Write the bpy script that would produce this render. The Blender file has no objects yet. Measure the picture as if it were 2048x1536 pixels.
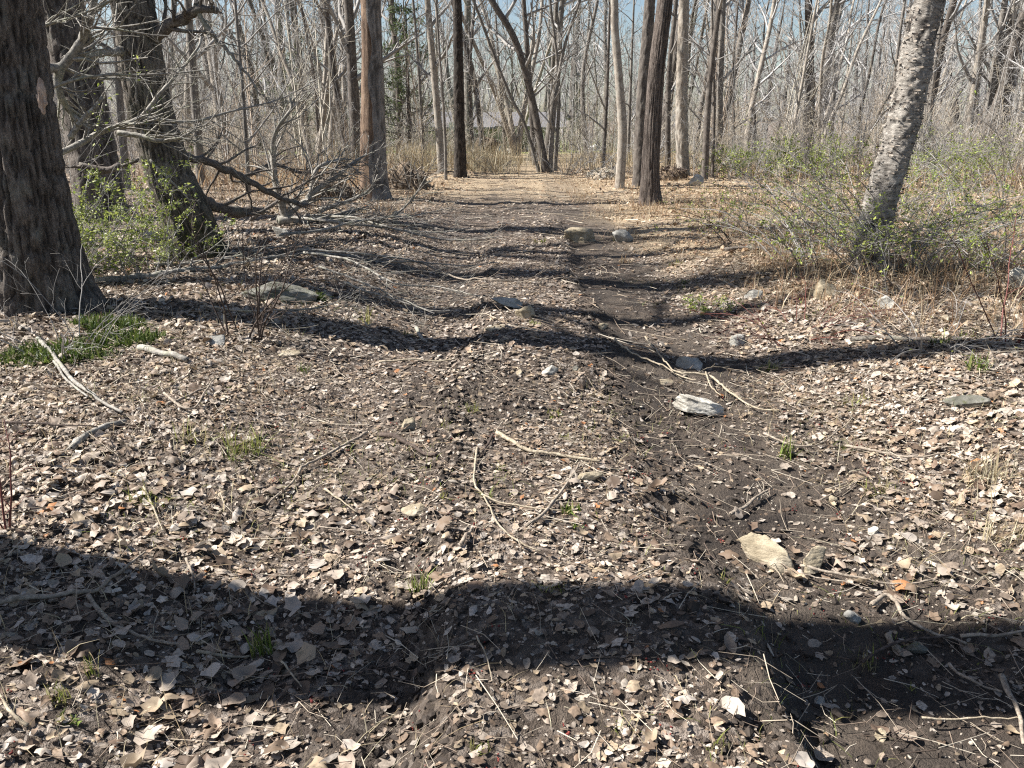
import bpy, math
import numpy as np
from mathutils import Vector

# ------------------------------------------------------------------ camera, sky, sun, exposure
SC = bpy.context.scene
COL = SC.collection
PITCH = math.radians(19.2)
FPX = 1518.0                      # focal length in pixels of a 2048 wide frame
CAMZ = 1.60
cam_d = bpy.data.cameras.new("camera"); cam = bpy.data.objects.new("camera", cam_d); COL.objects.link(cam)
cam_d.sensor_width = 36.0; cam_d.lens = 36.0 * FPX / 2048.0
cam_d.clip_start = 0.05; cam_d.clip_end = 3000.0
cam.location = (0, 0, CAMZ); cam.rotation_euler = (math.pi / 2 - PITCH, 0, 0)
SC.camera = cam

SUN_ELEV = math.radians(46)
SUN_AZ = math.radians(6)         # the sun stands to the left (-X), this far round towards +Y
sun_vec = Vector((-math.cos(SUN_ELEV) * math.cos(SUN_AZ), math.cos(SUN_ELEV) * math.sin(SUN_AZ), math.sin(SUN_ELEV)))
world = bpy.data.worlds.new("World"); SC.world = world; world.use_nodes = True
wn = world.node_tree.nodes; wl = world.node_tree.links
bg = wn["Background"]; sky = wn.new("ShaderNodeTexSky"); sky.sky_type = 'NISHITA'; sky.sun_disc = False
sky.sun_elevation = SUN_ELEV; sky.sun_rotation = math.atan2(sun_vec.x, sun_vec.y)
sky.air_density = 1.0; sky.dust_density = 1.0; sky.ozone_density = 1.2
wl.new(sky.outputs[0], bg.inputs[0]); bg.inputs[1].default_value = 0.05
sun_d = bpy.data.lights.new("sun", 'SUN'); sun_d.energy = 5.0; sun_d.angle = math.radians(0.53); sun_d.color = (1.0, 0.97, 0.92)
sun = bpy.data.objects.new("sun", sun_d); COL.objects.link(sun)
sun.rotation_euler = sun_vec.to_track_quat('Z', 'Y').to_euler(); sun.location = sun_vec * 60
SC.view_settings.view_transform = 'Standard'; SC.view_settings.look = 'None'
SC.view_settings.gamma = 1.0; SC.view_settings.use_curve_mapping = False
SC.view_settings.exposure = 1.42
SC.render.engine = 'CYCLES'
SC.cycles.max_bounces = 4; SC.cycles.diffuse_bounces = 2; SC.cycles.glossy_bounces = 2
SC.cycles.transmission_bounces = 2; SC.cycles.transparent_max_bounces = 4
SC.cycles.use_denoising = False; SC.cycles.filter_width = 1.2
SC.cycles.sample_clamp_indirect = 4.0

RNG = np.random.default_rng(11)

# ------------------------------------------------------------------ noise
def _h(ix, iy, iz):
    n = (ix.astype(np.int64) * 374761393 + iy.astype(np.int64) * 668265263 + iz.astype(np.int64) * 2147483647) & 0xFFFFFFFF
    n = ((n ^ (n >> 13)) * 1274126177) & 0xFFFFFFFF
    n = ((n ^ (n >> 15)) * 2246822519) & 0xFFFFFFFF
    return ((n ^ (n >> 16)) & 0xFFFFFF) / float(0x7FFFFF) - 1.0
def vn3(x, y, z):
    x, y, z = np.broadcast_arrays(np.asarray(x, float), np.asarray(y, float), np.asarray(z, float))
    ix, iy, iz = np.floor(x), np.floor(y), np.floor(z)
    fx, fy, fz = x - ix, y - iy, z - iz
    fx = fx * fx * (3 - 2 * fx); fy = fy * fy * (3 - 2 * fy); fz = fz * fz * (3 - 2 * fz)
    r = 0
    for a in (0, 1):
        for b in (0, 1):
            for c in (0, 1):
                w = (fx if a else 1 - fx) * (fy if b else 1 - fy) * (fz if c else 1 - fz)
                r = r + w * _h(ix + a, iy + b, iz + c)
    return r
def vn2(x, y, s=0.0):
    x, y = np.broadcast_arrays(np.asarray(x, float), np.asarray(y, float))
    ix, iy = np.floor(x), np.floor(y); fx, fy = x - ix, y - iy
    fx = fx * fx * (3 - 2 * fx); fy = fy * fy * (3 - 2 * fy); k = np.full(ix.shape, int(s * 17 + 3))
    return ((_h(ix, iy, k) * (1 - fx) + _h(ix + 1, iy, k) * fx) * (1 - fy) + (_h(ix, iy + 1, k) * (1 - fx) + _h(ix + 1, iy + 1, k) * fx) * fy)
def sstep(a, b, x):
    t = np.clip((np.asarray(x, float) - a) / (b - a), 0, 1); return t * t * (3 - 2 * t)

# ------------------------------------------------------------------ the lie of the land
def track_u(x, y):
    c = 0.17 + 0.012 * np.maximum(y - 6, 0) + 0.06 * vn2(y * 0.35, 0.3, 5)
    return x - c
def rut_fade(y):
    return (1 - 0.78 * sstep(6.5, 15, y)) * (1 - 0.9 * sstep(17, 23, y))
def ground_h(x, y):
    x = np.asarray(x, float); y = np.asarray(y, float)
    u = track_u(x, y); f = rut_fade(y)
    wob = 0.13 * vn2(0.7, y * 0.9, 16) + 0.08 * vn2(x * 2.1, y * 1.7, 1) + 0.04 * vn2(x * 6, y * 5, 2)
    ul = u + wob
    # between the wheels the ground stands up as a ridge with a cut right side
    ridge = sstep(-0.60, -0.36, ul) * (1 - sstep(0.46, 0.68, ul + 0.03 * vn2(y * 4, 2.2, 3)))
    left_cut = -0.095 * (1 - sstep(-0.62, -0.38, ul)) * sstep(-1.75, -0.95, ul)
    soft = 0.20 * sstep(2.2, 2.9, y) * (1 - sstep(5.8, 7.0, y))
    right_cut = -0.105 * sstep(0.48 - soft, 0.64 + soft, ul) * (1 - sstep(1.1, 2.3, ul))
    vary = 1.30 - 0.72 * sstep(1.9, 2.6, y) + 0.35 * sstep(6.6, 7.4, y) + 0.25 * vn2(y * 0.8 + 3.1, 0.7, 15)
    hh = f * vary * (left_cut + right_cut + 0.022 * ridge * (0.6 + 0.5 * vn2(x * 1.3, y * 1.1, 4)))
    hh = hh + 0.16 * sstep(-0.9, -2.6, u) * (0.75 + 0.25 * vn2(x * .3, y * .3, 6)) * (1 - 0.6 * sstep(10, 20, y))
    hh = hh + 0.20 * sstep(1.4, 3.4, u) * (0.8 + 0.3 * vn2(x * .4, y * .3, 7)) * (1 - 0.6 * sstep(9, 18, y))
    # the hump across the way with turned soil on it
    hh = hh + 0.035 * np.exp(-((y - 4.75) / 0.75) ** 2 - ((u + 0.02) / 0.75) ** 2)
    fade = 1 / (1 + (np.hypot(x, y) / 60.0) ** 2)
    hh = hh + (0.045 * vn2(x * 0.55, y * 0.55, 8) + 0.022 * vn2(x * 1.9, y * 1.9, 9) + 0.012 * vn2(x * 6, y * 6, 10)) * (0.3 + 0.7 * fade)
    near = 1 - sstep(7, 14, np.hypot(x, y))
    m = mud_mask(x, y)
    hh = hh + near * (0.008 * vn2(x * 17, y * 17, 11) + 0.009 * vn2(x * 39, y * 39, 12) + 0.016 * m * np.abs(vn2(x * 8, y * 8, 17)))
    # cloddy cut edges
    edge = f * (np.exp(-((ul + 0.48) / 0.12) ** 2) + np.exp(-((ul - 0.52) / 0.11) ** 2))
    hh = hh + near * edge * (0.034 * vn2(x * 9, y * 9, 13) + 0.024 * vn2(x * 23, y * 23, 14))
    r = np.hypot(x, y)
    hh = hh - 1.5 * sstep(36, 80, y) + 2.2 * sstep(90, 190, r)
    return hh
def mud_mask(x, y):
    u = track_u(x, y)
    n = 0.35 * vn2(x * 1.6, y * 1.2, 21) + 0.22 * vn2(x * 4.5, y * 4.0, 22)
    right = sstep(0.36, 0.62, u + 0.14 * n) * (1 - sstep(1.15, 1.8, u + 0.6 * n - 0.55 * (1 - sstep(1.6, 3.4, y))))
    right = right * (1 - 0.55 * sstep(10, 18, y)) * (0.6 + 0.4 * sstep(-0.25, 0.15, n + 0.1))
    left = np.exp(-((u + 0.66) / 0.30) ** 2) * sstep(-0.12, 0.14, n) * 0.8
    n2 = vn2(x * 2.3 + 9, y * 2.0, 24) + 0.5 * vn2(x * 6, y * 6, 25)
    spots = 0.5 * np.exp(-((u - 0.1) / 1.5) ** 4) * sstep(0.30, 0.75, n2)
    track = 0.26 * np.exp(-((u + 0.1) / 1.35) ** 4) * sstep(5.0, 7.5, y) * (1 - sstep(16, 21, y)) * sstep(-0.35, 0.25, n2)
    hump = np.minimum(1, 1.3 * np.exp(-((u + 0.35) / 0.5) ** 2 - ((y - 4.3) / 0.6) ** 2)) * sstep(-0.3, 0.05, n)
    far = 0.3 * np.exp(-((u - 0.1) / 1.2) ** 2) * sstep(8.5, 11, y) * (1 - sstep(16, 21, y)) * sstep(-.1, .25, n)
    m = np.maximum.reduce([right, left, 0.75 * hump, far, spots, track]) * (1 - sstep(19, 25, y))
    return np.clip(m, 0, 1)

CP, SP = math.cos(PITCH), math.sin(PITCH)
def ray(px, py):
    a = (px - 1024.0) / FPX; b = -(py - 768.0) / FPX
    return np.array([a, CP + b * SP, -SP + b * CP])
def at(px, py, Y):
    d = ray(px, py); t = Y / d[1]
    return np.array([d[0] * t, Y, CAMZ + d[2] * t])
def on_ground(px, py):
    d = ray(px, py); ts = np.concatenate([np.linspace(0.8, 12, 600), np.linspace(12.02, 120, 900)])
    X = d[None] * ts[:, None]; z = CAMZ + X[:, 2] - ground_h(X[:, 0], X[:, 1])
    i = int(np.argmax(z < 0)) if (z < 0).any() else len(ts) - 1
    p = X[i].copy(); p[2] = ground_h(p[0], p[1]); return p
def gz(x, y): return float(ground_h(x, y))

# ------------------------------------------------------------------ mesh helpers
def mesh_np(name, V, Q=None, T=None, smooth=True, attrs=None):
    V = np.ascontiguousarray(V, dtype=np.float32)
    parts = []; tot = []
    if Q is not None and len(Q): parts.append(np.asarray(Q).reshape(-1)); tot.append(np.full(len(Q), 4))
    if T is not None and len(T): parts.append(np.asarray(T).reshape(-1)); tot.append(np.full(len(T), 3))
    loops = np.concatenate(parts).astype(np.int32); tot = np.concatenate(tot).astype(np.int32)
    st = np.concatenate([[0], np.cumsum(tot)[:-1]]).astype(np.int32)
    me = bpy.data.meshes.new(name)
    me.vertices.add(len(V)); me.vertices.foreach_set("co", V.ravel())
    me.loops.add(len(loops)); me.loops.foreach_set("vertex_index", loops)
    me.polygons.add(len(tot)); me.polygons.foreach_set("loop_start", st); me.polygons.foreach_set("loop_total", tot)
    me.polygons.foreach_set("use_smooth", np.full(len(tot), smooth))
    me.update(calc_edges=True)
    for k, a in (attrs or {}).items():
        a = np.asarray(a, np.float32)
        if a.ndim == 1:
            at_ = me.attributes.new(k, 'FLOAT', 'POINT'); at_.data.foreach_set("value", a)
        else:
            at_ = me.attributes.new(k, 'FLOAT_COLOR', 'POINT')
            at_.data.foreach_set("color", np.concatenate([a, np.ones((len(a), 1), np.float32)], 1).ravel())
    return me
def tag(o, label=None, cat=None, group=None, kind=None):
    if label: o["label"] = label
    if cat: o["category"] = cat
    if group: o["group"] = group
    if kind: o["kind"] = kind
    return o
def link(name, me, mat=None, parent=None, loc=None):
    o = bpy.data.objects.new(name, me); COL.objects.link(o)
    if mat is not None and not me.materials: me.materials.append(mat)
    if parent is not None: o.parent = parent
    if loc is not None: o.location = loc
    return o
def root(name, loc, label, cat, group=None):
    o = bpy.data.objects.new(name, None); COL.objects.link(o); o.location = loc; o.empty_display_size = 0.2
    return tag(o, label, cat, group)
def nrm(a): return a / np.maximum(np.linalg.norm(a, axis=-1, keepdims=True), 1e-9)
def tubes(P, R, k=3):
    """P (N,m,3) polylines, R (N,m) radii -> verts and quads"""
    P = np.asarray(P, float); R = np.asarray(R, float)
    if P.ndim == 2: P = P[None]; R = R[None]
    N, m, _ = P.shape
    T = nrm(np.gradient(P, axis=1))
    D = nrm(P[:, -1] - P[:, 0]); ref = np.where(np.abs(D[:, 2:3]) > 0.8, np.array([[1., 0.13, 0]]), np.array([[0.1, 0.0, 1.]]))
    ref = np.broadcast_to(ref[:, None], T.shape)
    U = nrm(np.cross(T, ref)); W = np.cross(T, U)
    a = np.arange(k) * 2 * np.pi / k
    V = P[:, :, None] + R[:, :, None, None] * (U[:, :, None] * np.cos(a)[None, None, :, None] + W[:, :, None] * np.sin(a)[None, None, :, None])
    base = (np.arange(N) * m * k)[:, None, None]; i = (np.arange(m - 1) * k)[None, :, None]; j = np.arange(k)[None, None, :]; j2 = (j + 1) % k
    Q = np.stack([base + i + j, base + i + j2, base + i + k + j2, base + i + k + j], -1).reshape(-1, 4)
    return V.reshape(-1, 3), Q
def cat_mesh(lst):
    Vs, Qs, o = [], [], 0
    for V, Q in lst:
        Vs.append(V); Qs.append(Q + o); o += len(V)
    return np.concatenate(Vs), np.concatenate(Qs)
def resample(P, n):
    P = np.asarray(P, float); m = len(P)
    if m == 2: t = np.linspace(0, 1, n)[:, None]; return P[0] * (1 - t) + P[1] * t
    s = np.concatenate([[0], np.cumsum(np.linalg.norm(np.diff(P[:, :3], axis=0), axis=1))]); s /= s[-1]
    # Catmull-Rom through the points
    Pe = np.concatenate([[2 * P[0] - P[1]], P, [2 * P[-1] - P[-2]]])
    ts = np.linspace(0, 1, n); idx = np.clip(np.searchsorted(s, ts, side='right') - 1, 0, m - 2)
    f = ((ts - s[idx]) / np.maximum(s[idx + 1] - s[idx], 1e-9))[:, None]
    p0, p1, p2, p3 = Pe[idx], Pe[idx + 1], Pe[idx + 2], Pe[idx + 3]
    return 0.5 * (2 * p1 + (p2 - p0) * f + (2 * p0 - 5 * p1 + 4 * p2 - p3) * f ** 2 + (3 * p1 - p0 - 3 * p2 + p3) * f ** 3)
def grow(P, R, n, t0, t1, ang, length, npts, rr, wig, up, rng=RNG, rmin=0.002, taper=0.25, flat=1.0, len_fall=0.5):
    """side branches: n on each polyline of P; returns their polylines and radii"""
    if P.ndim == 2: P = P[None]; R = R[None]
    N, m, _ = P.shape
    t = t0 + (t1 - t0) * (np.arange(n)[None] + rng.random((N, n))) / n
    x = t * (m - 1); i = np.clip(x.astype(int), 0, m - 2); f = (x - i)[..., None]
    I = np.arange(N)[:, None]
    p = P[I, i] * (1 - f) + P[I, i + 1] * f; r = R[I, i] * (1 - f[..., 0]) + R[I, i + 1] * f[..., 0]
    T = nrm(P[I, i + 1] - P[I, i])
    rnd = rng.normal(size=T.shape); rnd[..., 2] *= flat; perp = nrm(rnd - (rnd * T).sum(-1, keepdims=True) * T)
    A = ang * (0.7 + 0.6 * rng.random(t.shape))[..., None]
    d = nrm(T * np.cos(A) + perp * np.sin(A))
    L = np.asarray(length, float)
    L = (L.reshape(-1, 1) if L.ndim else L) * (0.55 + 0.8 * rng.random(t.shape)) * (1 - len_fall * (t - t0) / max(t1 - t0, 1e-6))
    p = p.reshape(-1, 3); d = d.reshape(-1, 3); L = L.reshape(-1); r = r.reshape(-1) * rr
    out = [p]
    for s in range(npts - 1):
        d = nrm(d + wig * rng.normal(size=d.shape) + np.array([0, 0, up]))
        p = p + d * (L / (npts - 1))[:, None]; out.append(p)
    PP = np.stack(out, 1)
    RR = np.maximum(r[:, None] * np.linspace(1, taper, npts)[None], rmin)
    return PP, RR
def seglen(P): return np.linalg.norm(np.diff(P, axis=1), axis=2).sum(1)

# ------------------------------------------------------------------ materials
def new_mat(name):
    m = bpy.data.materials.new(name); m.use_nodes = True; nt = m.node_tree
    return m, nt, nt.nodes["Principled BSDF"]
def N_(nt, t, **kw):
    n = nt.nodes.new("ShaderNode" + t)
    for k, v in kw.items(): setattr(n, k, v)
    return n
def ramp(nt, fac, stops):
    r = N_(nt, "ValToRGB"); el = r.color_ramp.elements
    el[0].position, el[0].color = stops[0][0], (*stops[0][1], 1); el[1].position, el[1].color = stops[-1][0], (*stops[-1][1], 1)
    for p, c in stops[1:-1]:
        e = el.new(p); e.color = (*c, 1)
    nt.links.new(fac, r.inputs[0]); return r.outputs[0]
def noise(nt, vec, scale, detail=4, rough=0.6):
    n = N_(nt, "TexNoise"); n.inputs["Scale"].default_value = scale; n.inputs["Detail"].default_value = detail; n.inputs["Roughness"].default_value = rough
    if vec is not None: nt.links.new(vec, n.inputs["Vector"])
    return n.outputs["Fac"]
def mapping(nt, scale, coord="Object"):
    tc = N_(nt, "TexCoord"); mp = N_(nt, "Mapping"); mp.inputs["Scale"].default_value = scale
    nt.links.new(tc.outputs[coord], mp.inputs["Vector"]); return mp.outputs[0]
def mixc(nt, fac, a, b, mode='MIX'):
    m = N_(nt, "Mix", data_type='RGBA', blend_type=mode)
    for s, v in ((0, fac), (6, a), (7, b)):
        if isinstance(v, (int, float)): m.inputs[s].default_value = v
        elif isinstance(v, tuple): m.inputs[s].default_value = (*v, 1)
        else: nt.links.new(v, m.inputs[s])
    return m.outputs[2]
def bump(nt, bsdf, h, strength, dist):
    b = N_(nt, "Bump"); b.inputs["Strength"].default_value = strength; b.inputs["Distance"].default_value = dist
    nt.links.new(h, b.inputs["Height"]); nt.links.new(b.outputs[0], bsdf.inputs["Normal"])

def bark_mat(name, dark, mid, light, vscale=(9, 9, 1.6), patch=None, patch_amt=0.5, moss=None, moss_h=0.0, rough=0.9, bstr=0.6, cre=True):
    m, nt, b = new_mat(name)
    v = mapping(nt, vscale); f = noise(nt, v, 3.0, 8, 0.8)
    c = ramp(nt, f, [(0.34, dark), (0.5, mid), (0.64, light)])
    v2 = mapping(nt, (1, 1, 0.7))
    if patch:                                     # lichen and pale blotches
        pf = noise(nt, v2, 5.0, 5, 0.7); pm = ramp(nt, pf, [(0.52, (0, 0, 0)), (0.66, (patch_amt,) * 3)])
        c = mixc(nt, pm, c, patch)
    if moss:
        tc = N_(nt, "TexCoord"); sx = N_(nt, "SeparateXYZ"); nt.links.new(tc.outputs["Object"], sx.inputs[0])
        mr = N_(nt, "MapRange"); mr.inputs[1].default_value = moss_h; mr.inputs[2].default_value = 0.0
        nt.links.new(sx.outputs[2], mr.inputs[0])
        mu = N_(nt, "Math", operation='MULTIPLY'); nt.links.new(mr.outputs[0], mu.inputs[0]); nt.links.new(noise(nt, v2, 9.0, 5, 0.7), mu.inputs[1])
        mm = ramp(nt, mu.outputs[0], [(0.22, (0, 0, 0)), (0.5, (0.85,) * 3)])
        c = mixc(nt, mm, c, moss)
    if cre:                                       # depth of the bark furrows, a property of the mesh
        a = N_(nt, "Attribute", attribute_name="furrow")
        c = mixc(nt, a.outputs["Fac"], c, tuple(x * 0.6 for x in dark))
    nt.links.new(c, b.inputs["Base Color"]); b.inputs["Roughness"].default_value = rough; b.inputs["Specular IOR Level"].default_value = 0.25
    bump(nt, b, noise(nt, v, 9.0, 6, 0.75), bstr, 0.02)
    return m
def tint_mat(name, rough=0.6, spec=0.4, transl=0.0, use_obj=False, nscale=60.0, amt=0.5, bmp=0.0):
    m, nt, b = new_mat(name)
    if use_obj: src = N_(nt, "ObjectInfo").outputs["Color"]
    else: src = N_(nt, "Attribute", attribute_name="tint").outputs["Color"]
    v = mapping(nt, (1, 1, 1)); f = noise(nt, v, nscale, 3, 0.6)
    c = mixc(nt, 1.0, src, ramp(nt, f, [(0.3, (1 - amt,) * 3), (0.7, (1 + 0.3 * amt,) * 3)]), 'MULTIPLY')
    nt.links.new(c, b.inputs["Base Color"]); b.inputs["Roughness"].default_value = rough; b.inputs["Specular IOR Level"].default_value = spec
    if bmp: bump(nt, b, f, bmp, 0.01)
    if transl:
        t = N_(nt, "BsdfTranslucent"); nt.links.new(c, t.inputs[0]); ms = N_(nt, "MixShader"); ms.inputs[0].default_value = transl
        nt.links.new(b.outputs[0], ms.inputs[1]); nt.links.new(t.outputs[0], ms.inputs[2])
        nt.links.new(ms.outputs[0], nt.nodes["Material Output"].inputs[0])
    return m
def plain_mat(name, c1, c2, scale=8.0, rough=0.8, spec=0.3, bstr=0.3, bdist=0.01, stretch=(1, 1, 1), detail=6):
    m, nt, b = new_mat(name); v = mapping(nt, stretch); f = noise(nt, v, scale, detail, 0.65)
    nt.links.new(ramp(nt, f, [(0.3, c1), (0.7, c2)]), b.inputs["Base Color"])
    b.inputs["Roughness"].default_value = rough; b.inputs["Specular IOR Level"].default_value = spec
    if bstr: bump(nt, b, f, bstr, bdist)
    return m

M = {}
M['bark_dark'] = bark_mat("bark_dark", (0.055, 0.044, 0.037), (0.16, 0.135, 0.115), (0.30, 0.265, 0.235), vscale=(20, 20, 6), patch=(0.28, 0.28, 0.24), patch_amt=0.5, bstr=1.0)
M['bark_moss'] = bark_mat("bark_moss", (0.055, 0.045, 0.036), (0.17, 0.145, 0.118), (0.32, 0.28, 0.235), vscale=(18, 18, 5), bstr=1.0, patch=(0.24, 0.24, 0.17), patch_amt=0.4, moss=(0.055, 0.055, 0.012), moss_h=1.5)
M['bark_shaggy'] = bark_mat("bark_shaggy", (0.04, 0.03, 0.025), (0.12, 0.095, 0.08), (0.24, 0.20, 0.17), vscale=(18, 18, 3.5), patch=(0.28, 0.25, 0.22), patch_amt=0.3, bstr=1.0)
M['bark_pale'] = bark_mat("bark_pale", (0.13, 0.11, 0.09), (0.27, 0.235, 0.195), (0.38, 0.34, 0.29), vscale=(4, 4, 2.5), patch=(0.40, 0.38, 0.33), patch_amt=0.6, cre=False, bstr=0.3)
M['bark_lightgrey'] = bark_mat("bark_lightgrey", (0.10, 0.085, 0.072), (0.24, 0.21, 0.185), (0.38, 0.345, 0.31), vscale=(16, 16, 3), patch=(0.34, 0.31, 0.28), patch_amt=0.4, bstr=1.0)
M['bark_black'] = bark_mat("bark_black", (0.018, 0.014, 0.012), (0.045, 0.036, 0.03), (0.10, 0.085, 0.07), vscale=(7, 7, 4), patch=(0.15, 0.13, 0.11), patch_amt=0.35)
M['bark_birch'] = bark_mat("bark_birch", (0.055, 0.047, 0.041), (0.29, 0.26, 0.225), (0.56, 0.515, 0.455), vscale=(5, 5, 17), patch=(0.50, 0.46, 0.40), patch_amt=0.6, bstr=1.0)
M['bark_grey'] = bark_mat("bark_grey", (0.065, 0.056, 0.048), (0.16, 0.143, 0.125), (0.29, 0.265, 0.235), vscale=(6, 6, 2), patch=(0.30, 0.28, 0.24), patch_amt=0.4, cre=False, bstr=0.4)
M['bark_brown'] = bark_mat("bark_brown", (0.04, 0.033, 0.028), (0.10, 0.085, 0.073), (0.20, 0.175, 0.152), vscale=(6, 6, 2), patch=(0.25, 0.23, 0.2), patch_amt=0.4, cre=False, bstr=0.4)
M['dead_wood'] = bark_mat("dead_wood", (0.05, 0.033, 0.024), (0.165, 0.108, 0.074), (0.29, 0.215, 0.155), vscale=(12, 12, 1.6), patch=(0.32, 0.22, 0.14), patch_amt=0.5, cre=True)
M['wound'] = plain_mat("wound_wood", (0.22, 0.13, 0.08), (0.50, 0.42, 0.36), 5, stretch=(14, 14, 3))
M['limb'] = bark_mat("limb_grey", (0.09, 0.08, 0.068), (0.25, 0.23, 0.20), (0.43, 0.40, 0.355), vscale=(8, 8, 8), patch=(0.30, 0.31, 0.20), patch_amt=0.45, cre=False, bstr=0.4)
M['limb_dark'] = bark_mat("limb_dark", (0.045, 0.036, 0.03), (0.12, 0.10, 0.085), (0.24, 0.21, 0.18), vscale=(8, 8, 8), patch=(0.22, 0.22, 0.16), patch_amt=0.4, cre=False, bstr=0.5)
M['stick'] = bark_mat("stick_bark", (0.10, 0.08, 0.062), (0.25, 0.205, 0.16), (0.40, 0.34, 0.27), vscale=(14, 14, 14), cre=False, bstr=0.3)
M['stick_tan'] = bark_mat("stick_tan", (0.14, 0.11, 0.075), (0.30, 0.25, 0.18), (0.46, 0.395, 0.30), vscale=(14, 14, 14), cre=False, bstr=0.3)
M['stick_dark'] = bark_mat("stick_dark", (0.03, 0.022, 0.017), (0.075, 0.055, 0.045), (0.15, 0.115, 0.095), vscale=(14, 14, 14), cre=False, bstr=0.4)
M['cane'] = plain_mat("red_cane", (0.09, 0.025, 0.02), (0.17, 0.055, 0.04), 12, rough=0.5)
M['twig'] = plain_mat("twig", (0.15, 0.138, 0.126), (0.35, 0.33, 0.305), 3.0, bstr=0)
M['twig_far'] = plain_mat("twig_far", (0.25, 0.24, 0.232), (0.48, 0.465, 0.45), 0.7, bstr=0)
M['twig_tan'] = tint_mat("twig_tint", 0.8, 0.2, 0, False, 2.0, 0.3)
M['leaf'] = tint_mat("dead_leaf", 0.62, 0.28, 0.12, False, 90.0, 0.45)
M['leaf_one'] = tint_mat("dead_leaf_single", 0.6, 0.3, 0.10, True, 60.0, 0.55)
M['green'] = tint_mat("green_leaf", 0.5, 0.4, 0.35, False, 30.0, 0.3)
M['clod'] = plain_mat("mud_clod", (0.022, 0.017, 0.013), (0.065, 0.05, 0.04), 40, rough=0.85, bstr=0.7)
def rock_mat(name, dark, mid, light, stain):
    m, nt, b = new_mat(name); v = mapping(nt, (1, 1, 1)); f = noise(nt, v, 7.0, 10, 0.62); f2 = noise(nt, mapping(nt, (3, 3, 9)), 6.0, 8, 0.7); f3 = noise(nt, v, 70.0, 4, 0.7)
    c = ramp(nt, f, [(0.32, dark), (0.5, mid), (0.68, light)])
    c = mixc(nt, ramp(nt, f2, [(0.50, (0, 0, 0)), (0.66, (0.75,) * 3)]), c, stain)
    c = mixc(nt, ramp(nt, f3, [(0.60, (0, 0, 0)), (0.74, (0.25,) * 3)]), c, tuple(x * 0.4 for x in dark))
    nt.links.new(c, b.inputs["Base Color"]); b.inputs["Roughness"].default_value = 0.85; b.inputs["Specular IOR Level"].default_value = 0.25
    ad = N_(nt, "Math", operation='ADD'); nt.links.new(f, ad.inputs[0]); nt.links.new(f2, ad.inputs[1]); bump(nt, b, ad.outputs[0], 0.7, 0.02)
    return m
M['rock_tan'] = rock_mat("rock_tan", (0.18, 0.145, 0.095), (0.34, 0.285, 0.20), (0.48, 0.42, 0.325), (0.20, 0.16, 0.105))
M['rock_grey'] = rock_mat("rock_grey", (0.17, 0.16, 0.14), (0.34, 0.325, 0.29), (0.48, 0.465, 0.42), (0.22, 0.20, 0.16))
M['rock_white'] = rock_mat("rock_white", (0.28, 0.25, 0.205), (0.46, 0.43, 0.37), (0.60, 0.57, 0.505), (0.24, 0.21, 0.165))
M['rock_moss'] = rock_mat("rock_moss", (0.05, 0.05, 0.035), (0.13, 0.125, 0.105), (0.24, 0.23, 0.20), (0.07, 0.075, 0.02))

# ground
def ground_material():
    m, nt, b = new_mat("forest_floor")
    v = mapping(nt, (1, 1, 1))
    # leaf litter seen from afar: small cells of brown, tan and grey
    vo = N_(nt, "TexVoronoi"); vo.inputs["Scale"].default_value = 38; vo.inputs["Randomness"].default_value = 1; nt.links.new(v, vo.inputs["Vector"])
    sep = N_(nt, "SeparateColor"); nt.links.new(vo.outputs["Color"], sep.inputs[0])
    lit = ramp(nt, sep.outputs[0], [(0.0, (0.032, 0.023, 0.017)), (0.35, (0.09, 0.067, 0.051)), (0.7, (0.21, 0.165, 0.13)), (1.0, (0.39, 0.33, 0.28))])
    big = noise(nt, v, 0.8, 5, 0.7)
    lit = mixc(nt, ramp(nt, big, [(0.35, (0, 0, 0)), (0.65, (0.5,) * 3)]), lit, (0.10, 0.072, 0.052))
    # straw and thin grass
    st = N_(nt, "Attribute", attribute_name="straw")
    fn = noise(nt, mapping(nt, (30, 9, 9)), 4.0, 4, 0.7)
    straw = ramp(nt, fn, [(0.3, (0.17, 0.115, 0.065)), (0.5, (0.42, 0.32, 0.205)), (0.7, (0.58, 0.48, 0.34))])
    c = mixc(nt, st.outputs["Fac"], lit, straw)
    la = N_(nt, "Attribute", attribute_name="lawn")
    c = mixc(nt, la.outputs["Fac"], c, ramp(nt, noise(nt, v, 3.0, 4), [(0.3, (0.09, 0.13, 0.025)), (0.7, (0.22, 0.25, 0.06))]))
    # bare soil
    mu = N_(nt, "Attribute", attribute_name="mud")
    f1 = noise(nt, v, 7.0, 8, 0.75); f2 = noise(nt, v, 95.0, 3, 0.7)
    soil = ramp(nt, f1, [(0.34, (0.020, 0.015, 0.012)), (0.48, (0.05, 0.038, 0.03)), (0.60, (0.085, 0.065, 0.05)), (0.72, (0.16, 0.125, 0.095))])
    soil = mixc(nt, ramp(nt, f2, [(0.60, (0, 0, 0)), (0.72, (0.6,) * 3)]), soil, (0.20, 0.165, 0.125))
    f4 = noise(nt, v, 1.7, 4, 0.6); soil = mixc(nt, ramp(nt, f4, [(0.42, (0, 0, 0)), (0.62, (0.55,) * 3)]), soil, (0.15, 0.12, 0.092))
    c = mixc(nt, mu.outputs["Fac"], c, soil)
    nt.links.new(c, b.inputs["Base Color"])
    rr = ramp(nt, f1, [(0.36, (0.42,) * 3), (0.5, (0.9,) * 3)]); nt.links.new(rr, b.inputs["Roughness"])
    b.inputs["Specular IOR Level"].default_value = 0.3
    hs = N_(nt, "Math", operation='ADD'); nt.links.new(noise(nt, v, 22.0, 8, 0.75), hs.inputs[0]); nt.links.new(f2, hs.inputs[1])
    bump(nt, b, hs.outputs[0], 1.0, 0.03)
    return m
M['ground'] = ground_material()

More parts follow.
